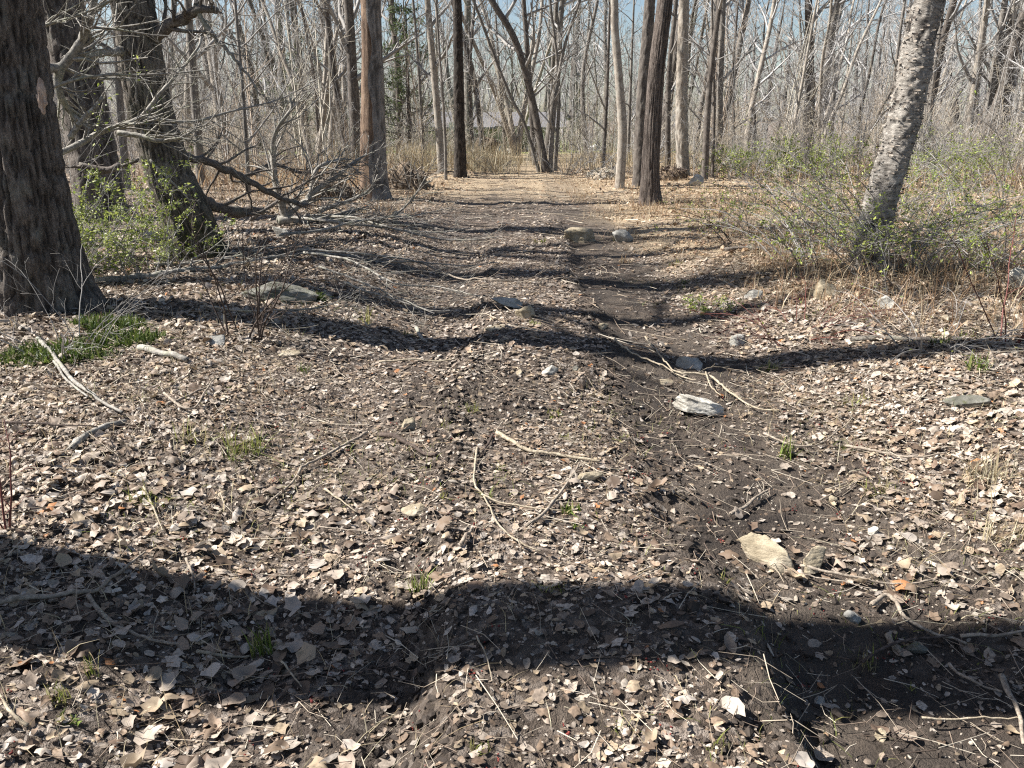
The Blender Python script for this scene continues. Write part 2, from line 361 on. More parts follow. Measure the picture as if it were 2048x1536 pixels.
# ------------------------------------------------------------------ ground sheet
def axis(lo, hi, step, out_lo, out_hi, g):
    core = np.arange(lo, hi + 1e-6, step); a = [core]
    s, p, L = step, lo, []
    while p > out_lo: s *= g; p -= s; L.append(p)
    a.insert(0, np.array(L[::-1])); s, p, L = step, hi, []
    while p < out_hi: s *= g; p += s; L.append(p)
    a.append(np.array(L)); return np.concatenate(a)
def straw_mask(x, y):
    n = 0.3 * vn2(x * .5, y * .5, 31) + 0.25 * vn2(x * 1.7, y * 1.7, 32)
    s = sstep(13, 19, y + 4 * n) * (1 - sstep(45, 60, y)) * (1 - 0.7 * sstep(5, 9, np.abs(x - 1.2)))
    s2 = sstep(1.9, 2.9, x + 1.2 * n + np.clip(.16 * (y - 7), 0, 1.0)) * sstep(6.0, 8.0, y) * (1 - sstep(22, 30, y)) * (0.55 + 0.4 * sstep(-.15, .15, n))
    return np.clip(np.maximum(0.85 * s, s2), 0, 1)
gx = axis(-3.2, 4.0, 0.033, -420, 420, 1.085); gy = axis(0.9, 7.0, 0.029, -40, 520, 1.055)
GX, GY = np.meshgrid(gx, gy); GZ = ground_h(GX, GY)
nx, ny = len(gx), len(gy)
ii = (np.arange(ny - 1)[:, None] * nx + np.arange(nx - 1)[None]).ravel()
gm = mesh_np("ground", np.stack([GX, GY, GZ], -1).reshape(-1, 3), np.stack([ii, ii + 1, ii + nx + 1, ii + nx], -1), attrs={
    "mud": mud_mask(GX, GY).ravel(), "straw": straw_mask(GX, GY).ravel(),
    "lawn": (sstep(38, 43, GY + 3 * vn2(GX * .2, GY * .2, 33)) * (1 - sstep(100, 120, GY)) * (1 - sstep(10, 18, np.abs(GX)))).ravel()})
ground = tag(link("ground", gm, M['ground']), "forest floor with a rutted muddy track under fallen leaves", None, None, "structure")

# ------------------------------------------------------------------ trees
def bark_trunk(path, rad, k, step, style, flare, seed, dense_to=6.5):
    path = np.asarray(path, float); L = np.linalg.norm(np.diff(path, axis=0), axis=1).sum()
    P = resample(np.column_stack([path, rad]), 400); s = np.concatenate([[0], np.cumsum(np.linalg.norm(np.diff(P[:, :3], axis=0), axis=1))])
    ss = [0.0]
    while ss[-1] < s[-1] - 0.02: ss.append(ss[-1] + (step if ss[-1] < dense_to else 0.25))
    ss[-1] = s[-1]; ss = np.array(ss)
    C = np.stack([np.interp(ss, s, P[:, i]) for i in range(4)], 1); r = C[:, 3]
    V, Q = tubes(C[:, :3], np.ones(len(C)), k); V = V.reshape(len(C), k, 3)
    nvec = V - C[:, None, :3]; th = np.arange(k) * 2 * np.pi / k; ct, st_ = np.cos(th)[None], np.sin(th)[None]; z = ss[:, None]
    o = seed * 13.7
    # root flare in lobes
    fl = flare * np.exp(-z / 0.28) * (0.55 + 0.75 * np.clip(vn3(ct * 1.1 + o, st_ * 1.1, z * 0.3), -0.6, 1)) + 0.25 * flare * np.exp(-z / 0.9)
    wob = 0.05 * vn3(ct * 0.9 + o, st_ * 0.9 + 3, z * 1.1)
    if style == 'furrow':
        a = max(3.0, k / 9.0); wv = 0.5 * vn3(ct * 2 + o, st_ * 2, z * 2.2)
        q = np.abs(vn3(ct * a + o + wv, st_ * a + wv, z * 5.5)) ; q2 = np.abs(vn3(ct * a * 2 + o, st_ * a * 2, z * 9))
        d = 0.026 * np.minimum(q * 2.4, 1) + 0.010 * np.minimum(q2 * 2, 1); fur = np.clip(1 - q * 3.6, 0, 1) * 0.9
    elif style == 'shaggy':
        a = max(2.5, k / 12.0)
        q = np.abs(vn3(ct * a + o, st_ * a, z * 1.4 + vn3(ct * 3, st_ * 3, z * .7))); lift = vn3(ct * a + o, st_ * a, np.floor(z * 3.0 + 2 * vn3(ct * a, st_ * a, 0.5)) * 3.3)
        d = 0.02 * np.minimum(q * 2.6, 1) + 0.012 * lift * ((z * 3.0) % 1); fur = np.clip(1 - q * 4.0, 0, 1) * 0.9
    elif style == 'birch':
        q = vn3(ct * 2.6 + o, st_ * 2.6, z * 19); q2 = vn3(ct * 6 + o, st_ * 6, z * 45); q3 = vn3(ct * 1.6 + o, st_ * 1.6, z * 3.0)
        d = 0.012 * q + 0.010 * q2 + 0.014 * q3; fur = np.clip(-q * 1.2 - 0.25 - q3 * 1.0, 0, 0.95)
    elif style == 'dead':
        a = max(3.0, k / 16.0); q = vn3(ct * a + o, st_ * a, z * 1.2); half = sstep(-0.1, 0.25, ct * 0.5 + 0.15 * vn3(ct * 2, st_ * 2 + o, z * 2.0))
        d = 0.012 * q + 0.025 * half; fur = np.clip(-q - .15, 0, .8) + 0 * z
    else:
        q = vn3(ct * 3 + o, st_ * 3, z * 5); d = 0.006 * q; fur = np.zeros_like(d)
    sc = np.clip(r / 0.2, 0.35, 1.3)[:, None]
    V = C[:, None, :3] + nvec * (r[:, None] * (1 + wob + fl) + (d - 0.01) * sc)[..., None]
    return V.reshape(-1, 3), Q, np.broadcast_to(fur, (len(C), k)).reshape(-1)
def crown_of(path, rad, t0, n1, n2, n3, L1, rng, ang=0.85, up=0.05, k1=5):
    P = resample(path, 40)[None]; R = np.interp(np.linspace(0, 1, 40), np.linspace(0, 1, len(rad)), rad)[None]
    out = []
    P1, R1 = grow(P, R, n1, t0, 0.985, ang, L1, 8, 0.5, 0.12, up, rng, 0.006); out.append(tubes(P1, R1, k1))
    P2, R2 = grow(P1, R1, n2, 0.2, 1.0, 0.7, seglen(P1) * 0.5, 6, 0.6, 0.13, 0.04, rng, 0.004); out.append(tubes(P2, R2, 3))
    if n3:
        P3, R3 = grow(P2, R2, n3, 0.15, 1.0, 0.7, seglen(P2) * 0.55, 3, 0.6, 0.12, 0.04, rng, 0.003); out.append(tubes(P3, R3, 3))
    return cat_mesh(out)
def make_tree(name, px, width, label, mat, style, k=48, step=0.04, flare=0.5, group=None, height=15, crown=(0.32, 13, 6, 4, 3.2), seed=1, bend=None, cat="tree", Y=None, twig='twig', taper=0.9):
    """px: pixels up the stem, the first where it meets the ground; width: stem diameter in those pixels"""
    b = on_ground(*px[0])
    if Y is not None: b = at(*px[0], Y); b[2] = gz(b[0], b[1])
    Yb = b[1]; pts = [b - np.array([0, 0, 0.12]), b]; d0 = np.linalg.norm(b - np.array([0, 0, CAMZ]))
    for q in px[1:]: pts.append(at(q[0], q[1], Yb))
    r0 = width * 0.5 * d0 / FPX
    up = nrm((pts[-1] - pts[-2])[None])[0]; nv = len(pts)
    p = pts[-1].copy(); rng = np.random.default_rng(seed)
    while p[2] < b[2] + height:
        up = nrm((up * 0.9 + np.array([0.04 * rng.normal(), 0.04 * rng.normal(), 0.12]))[None])[0]; p = p + up * height / 7; pts.append(p.copy())
    pts = np.array(pts); zz = np.clip((pts[:, 2] - b[2]) / height, 0, 1); rad = r0 * (1 - taper * zz ** 1.1); rad = np.maximum(rad, 0.012)
    rt = root(name, b, label, cat, group)
    V, Q, fur = bark_trunk(pts - b, rad, k, step, style, flare, seed)
    link("trunk", mesh_np("trunk", V, Q, attrs={"furrow": fur}), M[mat], rt)
    if crown:
        V, Q = crown_of(pts - b, rad, crown[0], crown[1], crown[2], crown[3], crown[4], rng); link("crown", mesh_np("crown", V, Q), M[twig], rt)
    return rt, pts, rad

near_group = None
t1, t1p, t1r = make_tree("bare_tree", [(92, 618), (66, 450), (34, 250), (0, 0)], 108, "massive dark furrowed trunk at the edge with a pale torn wound", 'bark_dark', 'furrow', 112, 0.03, 0.7, seed=3, height=17)
t2, t2p, t2r = make_tree("bare_tree", [(205, 446), (175, 240), (118, 0)], 70, "dark thick trunk half hidden behind the massive wounded trunk", 'bark_dark', 'furrow', 64, 0.05, 0.5, seed=4, height=17, Y=12.4)
t3, t3p, t3r = make_tree("bare_tree", [(392, 512), (372, 430), (338, 350), (300, 220), (280, 110), (264, 0)], 69, "leaning furrowed trunk with a mossy swollen foot and side limbs", 'bark_moss', 'furrow', 90, 0.03, 1.0, seed=5, height=16)
t4, t4p, t4r = make_tree("dead_tree", [(746, 398), (744, 200), (740, 0)], 46, "dead standing trunk stripped of bark to orange wood along one side", 'dead_wood', 'dead', 56, 0.05, 0.4, seed=6, height=9, crown=(0.6, 5, 3, 0, 1.2))
t8, t8p, t8r = make_tree("bare_tree", [(1299, 410), (1303, 300), (1313, 150), (1330, 0)], 31, "shaggy plated trunk in front of its darker twin by the track end", 'bark_shaggy', 'shaggy', 84, 0.035, 0.7, seed=7, height=17)
t8b, _, _ = make_tree("bare_tree", [(1279, 372), (1284, 200), (1300, 0)], 22, "straight dark trunk rising just behind the shaggy plated trunk", 'bark_brown', 'furrow', 36, 0.06, 0.4, seed=8, height=16)
t7, _, _ = make_tree("bare_tree", [(1239, 377), (1245, 270), (1239, 170), (1230, 60), (1229, 0)], 19, "smooth pale slightly bent pole-like trunk beside the track end", 'bark_pale', 'smooth', 28, 0.07, 0.25, seed=9, height=13)
t6, _, _ = make_tree("bare_tree", [(921, 354), (918, 200), (914, 0)], 20, "straight black trunk with flared foot in the straw-coloured grass", 'bark_black', 'furrow', 36, 0.06, 0.9, seed=10, height=15)
t9, _, _ = make_tree("bare_tree", [(1366, 352), (1363, 200), (1368, 0)], 22, "pale mottled straight trunk behind the uprooted stump", 'bark_pale', 'furrow', 40, 0.06, 0.3, seed=11, height=15)
t10, _, _ = make_tree("bare_tree", [(1409, 362), (1418, 180), (1440, 0)], 13, "slim dark trunk leaning away beside the whitish rock", 'bark_brown', 'smooth', 18, 0.1, 0.3, seed=12, height=12)
t11, t11p, t11r = make_tree("birch_tree", [(1738, 540), (1745, 475), (1768, 376), (1800, 270), (1824, 165), (1858, 0)], 58, "leaning birch with shredded peeling bark among green thorn bushes", 'bark_birch', 'birch', 72, 0.018, 0.25, seed=13, height=14)

# torn wound on the massive trunk, bare wood and bark strip on the dead one, curls on the birch
def ribbon_patch(w, h, bulge, nu=7, nv=10, seed=0):
    u, v = np.meshgrid(np.linspace(-1, 1, nu), np.linspace(-1, 1, nv)); s = np.sqrt(np.clip(1 - np.abs(v) ** 2.2, 0, 1)) * (1 + 0.45 * vn2(v * 5, u * 2, seed))
    V = np.stack([u * w * s + 0.25 * w * v, -bulge * (1 - u * u) * s, v * h], -1).reshape(-1, 3)
    i = (np.arange(nv - 1)[:, None] * nu + np.arange(nu - 1)[None]).ravel()
    return V, np.stack([i, i + 1, i + nu + 1, i + nu], -1)
wp = at(72, 192, t1p[1][1] - 0.30)
V, Q = ribbon_patch(0.03, 0.125, 0.02, 7, 22, seed=3)
link("torn_wound", mesh_np("torn_wound", V, Q), M['wound'], t1, Vector(wp) - Vector(t1p[1]) + Vector((0.02, 0.035, 0)))
def stem_at(path, rad, z):
    return np.array([np.interp(z, path[:, 2], path[:, 0]), np.interp(z, path[:, 2], path[:, 1]), z]), np.interp(z, path[:, 2], rad)
# birch curls
rng = np.random.default_rng(5); Vs, Qs, off = [], [], 0
for i in range(1700):
    z = t11p[1][2] + 0.15 + 4.0 * rng.random(); c, r = stem_at(t11p, t11r, z); th = rng.random() * 6.283
    w = 0.006 + 0.016 * rng.random(); l = 0.02 + 0.06 * rng.random() ** 1.5; n = np.array([math.cos(th), math.sin(th), 0]); tt = np.array([-n[1], n[0], 0])
    cu = 0.08 + 0.3 * rng.random(); sg = rng.choice([-1, 1])
    a = np.linspace(0, 1, 4)[:, None]; q = np.concatenate([c + n * (r + 0.004) + sg * tt * a * l * (1 - 0.4 * a) + n * (0.004 + l * cu * a ** 2) + np.array([0, 0, s_ * w * 0.5]) * (1 - 0.5 * a) for s_ in (-1, 1)])
    Vs.append(q); Qs.append(np.array([[0, 1, 5, 4], [1, 2, 6, 5], [2, 3, 7, 6]]) + off); off += 8
cm = np.repeat(RNG.choice(3, 1700), 8); pal = np.array([(0.28, 0.235, 0.19), (0.10, 0.08, 0.066), (0.36, 0.31, 0.26)])
tag(link("peeling_bark", mesh_np("peeling_bark", np.concatenate(Vs) - t11p[1], np.concatenate(Qs), attrs={"tint": pal[cm]}), M['twig_tan'], t11), kind="stuff")
# strips of grey bark still on the dead trunk's right side
Vs, Qs, off = [], [], 0
th = np.linspace(-0.95, 1.1, 14); zz = np.linspace(0.0, 6.0, 130); TH, Z = np.meshgrid(th, zz)
edge = 0.28 * vn2(Z * 1.4, 0.3, 41) + 0.16 * vn2(Z * 5, 0.1, 42)
TH = TH + np.where(TH < 0.2, edge, 0)
bz = t4p[1][2]; cx = np.interp(Z + bz, t4p[:, 2], t4p[:, 0]); cy = np.interp(Z + bz, t4p[:, 2], t4p[:, 1]); rr = np.interp(Z + bz, t4p[:, 2], t4r) * (1 + 0.45 * np.exp(-Z / 0.25))
q = np.abs(vn3(np.cos(TH) * 4, np.sin(TH) * 4, Z * 1.8)); rr = rr * 1.05 + 0.022 + 0.014 * np.minimum(q * 2.2, 1)
BV = np.stack([cx + rr * np.cos(TH - 0.55), cy + rr * np.sin(TH - 0.55), Z + bz], -1).reshape(-1, 3) - t4p[1]
i = (np.arange(129)[:, None] * 14 + np.arange(13)[None]).ravel()
link("grey_bark", mesh_np("grey_bark", BV, np.stack([i, i + 1, i + 15, i + 14], -1), attrs={"furrow": np.clip(1 - q * 4, 0, .85).ravel()}), M['bark_lightgrey'], t4)["label"] = "grey furrowed bark still clinging to one side"

# trees of the middle distance, read off the photograph: stem pixels, width, bark
mid = [
 ([(700, 338), (668, 150), (650, 0)], 15, 'bark_brown', "slender trunk leaning outward just left of the dead orange trunk"),
 ([(716, 345), (705, 150), (696, 0)], 25, 'bark_brown', "upright brown trunk tucked behind the dead orange trunk"),
 ([(452, 345), (430, 150), (408, 0)], 22, 'bark_pale', "pale straight trunk beyond the fallen grey branches"),
 ([(403, 372), (390, 200), (376, 0)], 17, 'bark_grey', "dark pole trunk standing right behind the leaning mossy trunk"),
 ([(498, 392), (487, 200), (470, 0)], 9, 'bark_grey', "thin grey pole between the pale trunk and the fallen top"),
 ([(560, 300), (548, 150), (520, 0)], 12, 'bark_grey', "slim forked-looking trunk under the open patch of sky"),
 ([(520, 305), (505, 150), (462, 0)], 13, 'bark_brown', "leaning slim trunk close to the open patch of sky"),
 ([(617, 318), (600, 150), (590, 0)], 10, 'bark_grey', "slender grey trunk before the dim evergreen"),
 ([(800, 310), (796, 150), (783, 0)], 17, 'bark_brown', "dark trunk with a burl in front of the evergreen"),
 ([(884, 345), (872, 190), (855, 0)], 17, 'bark_pale', "leaning trunk with a sunlit pale edge next to the black trunk"),
 ([(892, 360), (889, 250), (878, 90), (872, 0)], 7, 'bark_grey', "thin crooked sapling stem touching the leaning pale-edged trunk"),
 ([(968, 315), (950, 170), (922, 60), (905, 0)], 14, 'bark_brown', "leaning brown trunk first beyond the black trunk"),
 ([(945, 318), (940, 150), (950, 0)], 9, 'bark_brown', "slim upright stem close behind the leaning brown trunk"),
 ([(1012, 312), (1000, 170), (990, 0)], 9, 'bark_grey', "thin trunk above the blue tarp"),
 ([(1092, 345), (1062, 190), (1030, 80), (983, 0)], 17, 'bark_brown', "largest bowed stem of the clump ending the track"),
 ([(1078, 345), (1050, 250), (1020, 190)], 8, 'bark_grey', "low arching stem of the clump bending toward the tarp"),
 ([(1100, 345), (1112, 190), (1130, 90), (1160, 0)], 10, 'bark_grey', "stem of the clump leaning toward the pale pole trunk"),
 ([(1110, 342), (1118, 170), (1100, 0)], 9, 'bark_grey', "straight inner stem of the clump ending the track"),
 ([(1070, 330), (1058, 150), (1047, 0)], 13, 'bark_brown', "upright trunk right behind the stem clump"),
 ([(1150, 300), (1148, 150), (1160, 0)], 26, 'bark_brown', "stout trunk with spreading arms behind the stem clump"),
 ([(1172, 310), (1166, 150), (1195, 0)], 11, 'bark_grey', "slim neighbour of the stout spreading trunk"),
 ([(1206, 335), (1214, 180), (1220, 0)], 9, 'bark_brown', "thin brown stem just left of the pale pole trunk"),
 ([(1335, 332), (1338, 150), (1352, 0)], 12, 'bark_brown', "slim trunk showing between the shaggy and mottled trunks"),
 ([(1438, 335), (1440, 170), (1446, 0)], 15, 'bark_grey', "grey trunk behind the slim leaning dark trunk"),
 ([(1425, 355), (1428, 200), (1424, 0)], 7, 'bark_brown', "thin crooked stem hugging the slim leaning dark trunk"),
 ([(1498, 290), (1506, 150), (1514, 0)], 11, 'bark_brown', "first upright trunk past the pale gap on the right slope"),
 ([(1524, 300), (1544, 150), (1570, 0)], 14, 'bark_brown', "strongly leaning brown trunk over the low green bush"),
 ([(1560, 295), (1574, 150), (1588, 0)], 12, 'bark_brown', "dark leaning trunk second behind the low green bush"),
 ([(1568, 345), (1598, 200), (1634, 0)], 8, 'bark_pale', "slender pale sapling slanting up from the clearing edge"),
 ([(1618, 312), (1620, 150), (1617, 0)], 21, 'bark_brown', "stout reddish brown trunk midway to the birch"),
 ([(1628, 300), (1650, 130), (1682, 0)], 14, 'bark_brown', "leaning dark trunk crossing behind the stout reddish trunk"),
 ([(1705, 290), (1712, 150), (1725, 0)], 11, 'bark_grey', "grey trunk left of the birch with a kink"),
 ([(1727, 300), (1752, 150), (1782, 0)], 12, 'bark_brown', "slanting brown trunk running toward the birch"),
 ([(1918, 300), (1905, 190), (1880, 70), (1872, 0)], 20, 'bark_brown', "bowed dark trunk emerging from behind the birch"),
 ([(1930, 320), (1948, 180), (1975, 0)], 14, 'bark_pale', "pale leaning trunk first right of the bowed dark trunk"),
 ([(1962, 320), (1985, 160), (2010, 0)], 13, 'bark_grey', "grey leaning trunk second right of the bowed dark trunk"),
 ([(1980, 318), (1998, 170), (2030, 0)], 16, 'bark_pale', "broad pale leaning trunk third right of the bowed dark trunk"),
 ([(2002, 315), (2020, 160), (2048, 0)], 16, 'bark_grey', "dark-sided trunk leaning out of the picture corner"),
 ([(2030, 325), (2045, 200), (2075, 0)], 11, 'bark_pale', "last pale slanting trunk at the picture edge"),
 ([(255, 380), (240, 200), (228, 0)], 14, 'bark_grey', "trunk glimpsed between the two big left trunks"),
 ([(345, 340), (338, 180), (330, 0)], 10, 'bark_grey', "thin stem close right of the leaning mossy trunk"),
 ([(640, 330), (628, 160), (600, 0)], 9, 'bark_brown', "thin leaning stem near the dim evergreen"),
 ([(1020, 300), (1025, 150), (1012, 0)], 8, 'bark_grey', "far thin stem over the lawn"),
 ([(848, 330), (838, 150), (826, 0)], 8, 'bark_grey', "thin stem in the straw grass before the evergreen"),
 ([(1255, 330), (1262, 150), (1268, 0)], 8, 'bark_grey', "thin stem just right of the pale pole trunk"),
 ([(1470, 330), (1466, 150), (1476, 0)], 7, 'bark_brown', "thin brown stem beside the pale gap"),
 ([(1660, 310), (1668, 150), (1660, 0)], 9, 'bark_grey', "thin grey stem between reddish trunk and birch"),
 ([(1600, 300), (1608, 150), (1622, 0)], 8, 'bark_pale', "thin pale stem left of the stout reddish trunk"),
 ([(1855, 330), (1862, 200), (1880, 60)], 9, 'bark_grey', "thin grey stem close right of the birch"),
 ([(1778, 330), (1790, 150), (1810, 0)], 8, 'bark_grey', "thin grey stem close left of the birch"),
]
for i, (px, w, mt, lb) in enumerate(mid):
    small = w < 11
    make_tree("bare_tree", px, w * 0.92, lb, mt, 'smooth', 9 if small else 13, 0.22, 0.35, group="bare trees of the middle distance", height=(9 if small else 14) + i % 4,
              crown=(0.12, 14, 5, 3, 1.9) if small else (0.14, 18, 6, 3, 2.7), seed=100 + i, taper=0.93)
# trees to the left outside the frame whose shadows lie across the way
for i, (x, y, r, lb) in enumerate([(-3.7, 2.5, 0.28, "trunk outside the frame shading the nearest ground"), (-7.2, 7.4, 0.2, "trunk outside the frame shading the hump"), (-7.6, 10.9, 0.2, "trunk outside the frame beyond the massive wounded trunk"),
                                   (-9.5, 14.5, 0.17, "trunk outside the frame shading the boulder"), (-10.5, 9.8, 0.15, "thin trunk outside the frame on the left"), (-13.5, 18.5, 0.2, "far trunk outside the frame on the left"), (-9.0, 10.3, 0.11, "young trunk outside the frame near the thin one"), (-10.2, 13.2, 0.10, "young trunk outside the frame level with the boulder"), (-12.0, 16.3, 0.14, "slim trunk outside the frame level with the dead trunk"), (-13.8, 15.2, 0.12, "slim trunk outside the frame behind the young ones"), (-8.2, 8.9, 0.09, "thin young trunk outside the frame nearest the mossy boulder")]):
    b = np.array([x, y, gz(x, y)]); H = 15 + i % 3; rng = np.random.default_rng(60 + i)
    pts = np.array([b + [0, 0, -0.1]] + [b + np.array([0.12 * rng.normal() * j, 0.12 * rng.normal() * j, H * j / 6]) * [0.4, 0.4, 1] for j in range(7)])
    rad = np.maximum(r * (1 - 0.9 * np.clip((pts[:, 2] - b[2]) / H, 0, 1)), 0.02)
    rt = root("bare_tree", b, lb, "tree"); V, Q, fu = bark_trunk(pts - b, rad, 32, 0.1, 'furrow', 0.5, 60 + i)
    link("trunk", mesh_np("trunk", V, Q, attrs={"furrow": fu}), M['bark_dark'], rt)
    V, Q = crown_of(pts - b, rad, 0.35, 11, 5, 3, 3.0, rng); link("crown", mesh_np("crown", V, Q), M['twig'], rt)

# limbs of the leaning mossy trunk
def limb(parent, base, name, pxs, Y, r0, r1, mat, nsub=0, sub_len=0.5, k=8, seed=0, label=None, nsub2=3):
    P = np.array([at(a, b, y_) for (a, b), y_ in zip(pxs, Y if isinstance(Y, (list, tuple)) else [Y] * len(pxs))])
    P = resample(P, max(12, len(P) * 4)); rng = np.random.default_rng(seed); P = P + 0.008 * rng.normal(size=P.shape)
    R = np.linspace(r0, r1, len(P)) * (1 + 0.12 * rng.normal(size=len(P)))
    lst = [tubes(np.concatenate([P, P[-1:] + 0.5 * r1 * nrm((P[-1:] - P[-2:-1]))]), np.concatenate([R, [R[-1] * 0.2]]), k)]
    if nsub:
        P2, R2 = grow(P[None], R[None], nsub, 0.12, 1.0, 0.8, sub_len, 7, 0.42, 0.16, 0.03, rng, 0.0025); lst.append(tubes(P2, R2, 4))
        P3, R3 = grow(P2, R2, nsub2, 0.2, 1.0, 0.8, seglen(P2) * 0.5, 5, 0.6, 0.16, 0.03, rng, 0.0018); lst.append(tubes(P3, R3, 3))
    V, Q = cat_mesh(lst)
    o = link(name, mesh_np(name, V - base, Q), M[mat], parent)
    if label: o["label"] = label
    return o
y3 = t3p[1][1]
limb(t3, t3p[1], "limb", [(300, 85), (335, 55), (372, 35), (400, 18), (436, 22)], [y3, y3 - .1, y3 - .2, y3 - .3, y3 - .3], 0.07, 0.035, 'limb_dark', 8, 0.7, seed=1, label="stubby dark limb pointing up with pale snapped twigs")
limb(t3, t3p[1], "limb", [(392, 8), (405, 40), (430, 75), (470, 118), (505, 165), (520, 190)], y3 - .3, 0.03, 0.008, 'limb', 12, 0.6, seed=2)
limb(t3, t3p[1], "limb", [(270, 95), (225, 104), (186, 110), (150, 116)], [y3, y3 - .3, y3 - .5, y3 - .6], 0.05, 0.04, 'limb', 5, 0.5, seed=3)
limb(t3, t3p[1], "limb", [(345, 308), (359, 314), (410, 321), (451, 338), (506, 366), (554, 393), (615, 412)], [y3, y3, y3 + .2, y3 + .4, y3 + .6, y3 + .8, y3 + 1.], 0.055, 0.025, 'limb_dark', 14, 0.9, seed=4)
limb(t3, t3p[1], "limb", [(380, 385), (427, 410), (478, 424), (526, 420)], [y3, y3 + .3, y3 + .7, y3 + 1], 0.075, 0.05, 'limb_dark', 5, 0.6, seed=5)
# ------------------------------------------------------------------ far trees: a few kinds, many copies
def proto_tree(seed, H, r, stems, low):
    rng = np.random.default_rng(seed); tl, cl = [], []
    for s in range(stems):
        lean = rng.normal(size=2) * (0.05 if stems == 1 else 0.16); P = np.array([[0, 0, -.1]] + [[lean[0] * z * (1 + .02 * z) + .05 * rng.normal(), lean[1] * z + .05 * rng.normal(), z] for z in np.linspace(0.05, H * (1 - .2 * s / stems), 9)])
        P[0, :2] = P[1, :2]; rr_ = r * (1 if stems == 1 else .7); rad = np.maximum(rr_ * (1 - .93 * (P[:, 2] / H).clip(0, 1)), .012); rad[:2] *= 1.25
        PP = resample(np.column_stack([P, rad]), 26); tl.append(tubes(PP[:, :3], PP[:, 3], 7))
        cl.append(crown_of(P, rad, low, int(22 / stems ** .5), 6, 4, H * 0.16, rng, 0.75, 0.06, 4))
    return [mesh_np(n, *cat_mesh(l)) for n, l in (("trunk", tl), ("crown", cl))]
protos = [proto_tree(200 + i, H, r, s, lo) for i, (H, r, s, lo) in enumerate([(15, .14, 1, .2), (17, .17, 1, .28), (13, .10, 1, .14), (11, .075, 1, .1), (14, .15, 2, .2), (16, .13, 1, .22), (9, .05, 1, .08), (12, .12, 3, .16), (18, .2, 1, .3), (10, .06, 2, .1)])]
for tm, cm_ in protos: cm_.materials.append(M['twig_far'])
rng = np.random.default_rng(77); far_trees = []
tries = 0
while len(far_trees) < 230 and tries < 9000:
    tries += 1
    y = 26 + 74 * rng.random() ** 0.8; x = (rng.random() * 2 - 1) * (0.74 * y + 3); pxx = 1024 + FPX * x / (y * CP + 1.6 * SP)
    if 930 < pxx < 1075 and rng.random() < 0.55 and y < 85: continue
    if 700 < pxx < 1350 and y < 32: continue
    if any((x - a) ** 2 + (y - b) ** 2 < 1.5 for a, b, _ in far_trees): continue
    far_trees.append((x, y, pxx))
LAND = [(-400, None), (118, "second big dark trunk"), (300, "leaning mossy trunk"), (440, "pale straight trunk"), (560, "open patch of sky"), (743, "dead orange trunk"), (870, "pale-edged trunk"), (918, "black trunk"), (1090, "bowed stem clump"), (1240, "pale pole trunk"),
        (1305, "shaggy trunk"), (1366, "pale mottled trunk"), (1500, "pale gap"), (1620, "stout reddish trunk"), (1800, "peeling birch"), (1925, "bowed dark trunk"), (2040, "slanting trunks at the edge")]
ORD = "first second third fourth fifth sixth seventh eighth ninth tenth eleventh twelfth thirteenth fourteenth fifteenth sixteenth seventeenth eighteenth nineteenth twentieth".split()
KIND = ["grey tree", "tall grey tree", "slim grey tree", "thin young tree", "twin-stemmed tree", "straight grey tree", "wispy sapling", "many-stemmed tree", "thick far tree", "twin sapling"]
cnt = {}
BM = ['bark_grey', 'bark_brown', 'bark_pale', 'bark_grey', 'bark_brown']
for i, (x, y, pxx) in enumerate(sorted(far_trees, key=lambda a: a[2])):
    k = int(rng.integers(len(protos))); sec = max(j for j in range(len(LAND)) if pxx >= LAND[j][0] or j == 0)
    c = cnt[(sec, k)] = cnt.get((sec, k), 0) + 1
    where = "beyond the massive wounded trunk" if sec == 0 else "rightward from the " + LAND[sec][1]
    lb = "%s far bare %s %s" % (ORD[min(c, 20) - 1], KIND[k], where)
    rt = root("far_tree", (x, y, gz(x, y)), lb, "tree", "bare trees of the far wood"); s = 0.8 + 0.5 * rng.random()
    rt.scale = (s * 1.2, s * 1.2, s); rt.rotation_euler = (0.05 * rng.normal(), 0.05 * rng.normal() , rng.random() * 6.283)
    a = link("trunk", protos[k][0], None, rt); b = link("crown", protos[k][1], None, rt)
    if not protos[k][0].materials: protos[k][0].materials.append(M[BM[k % 5]])
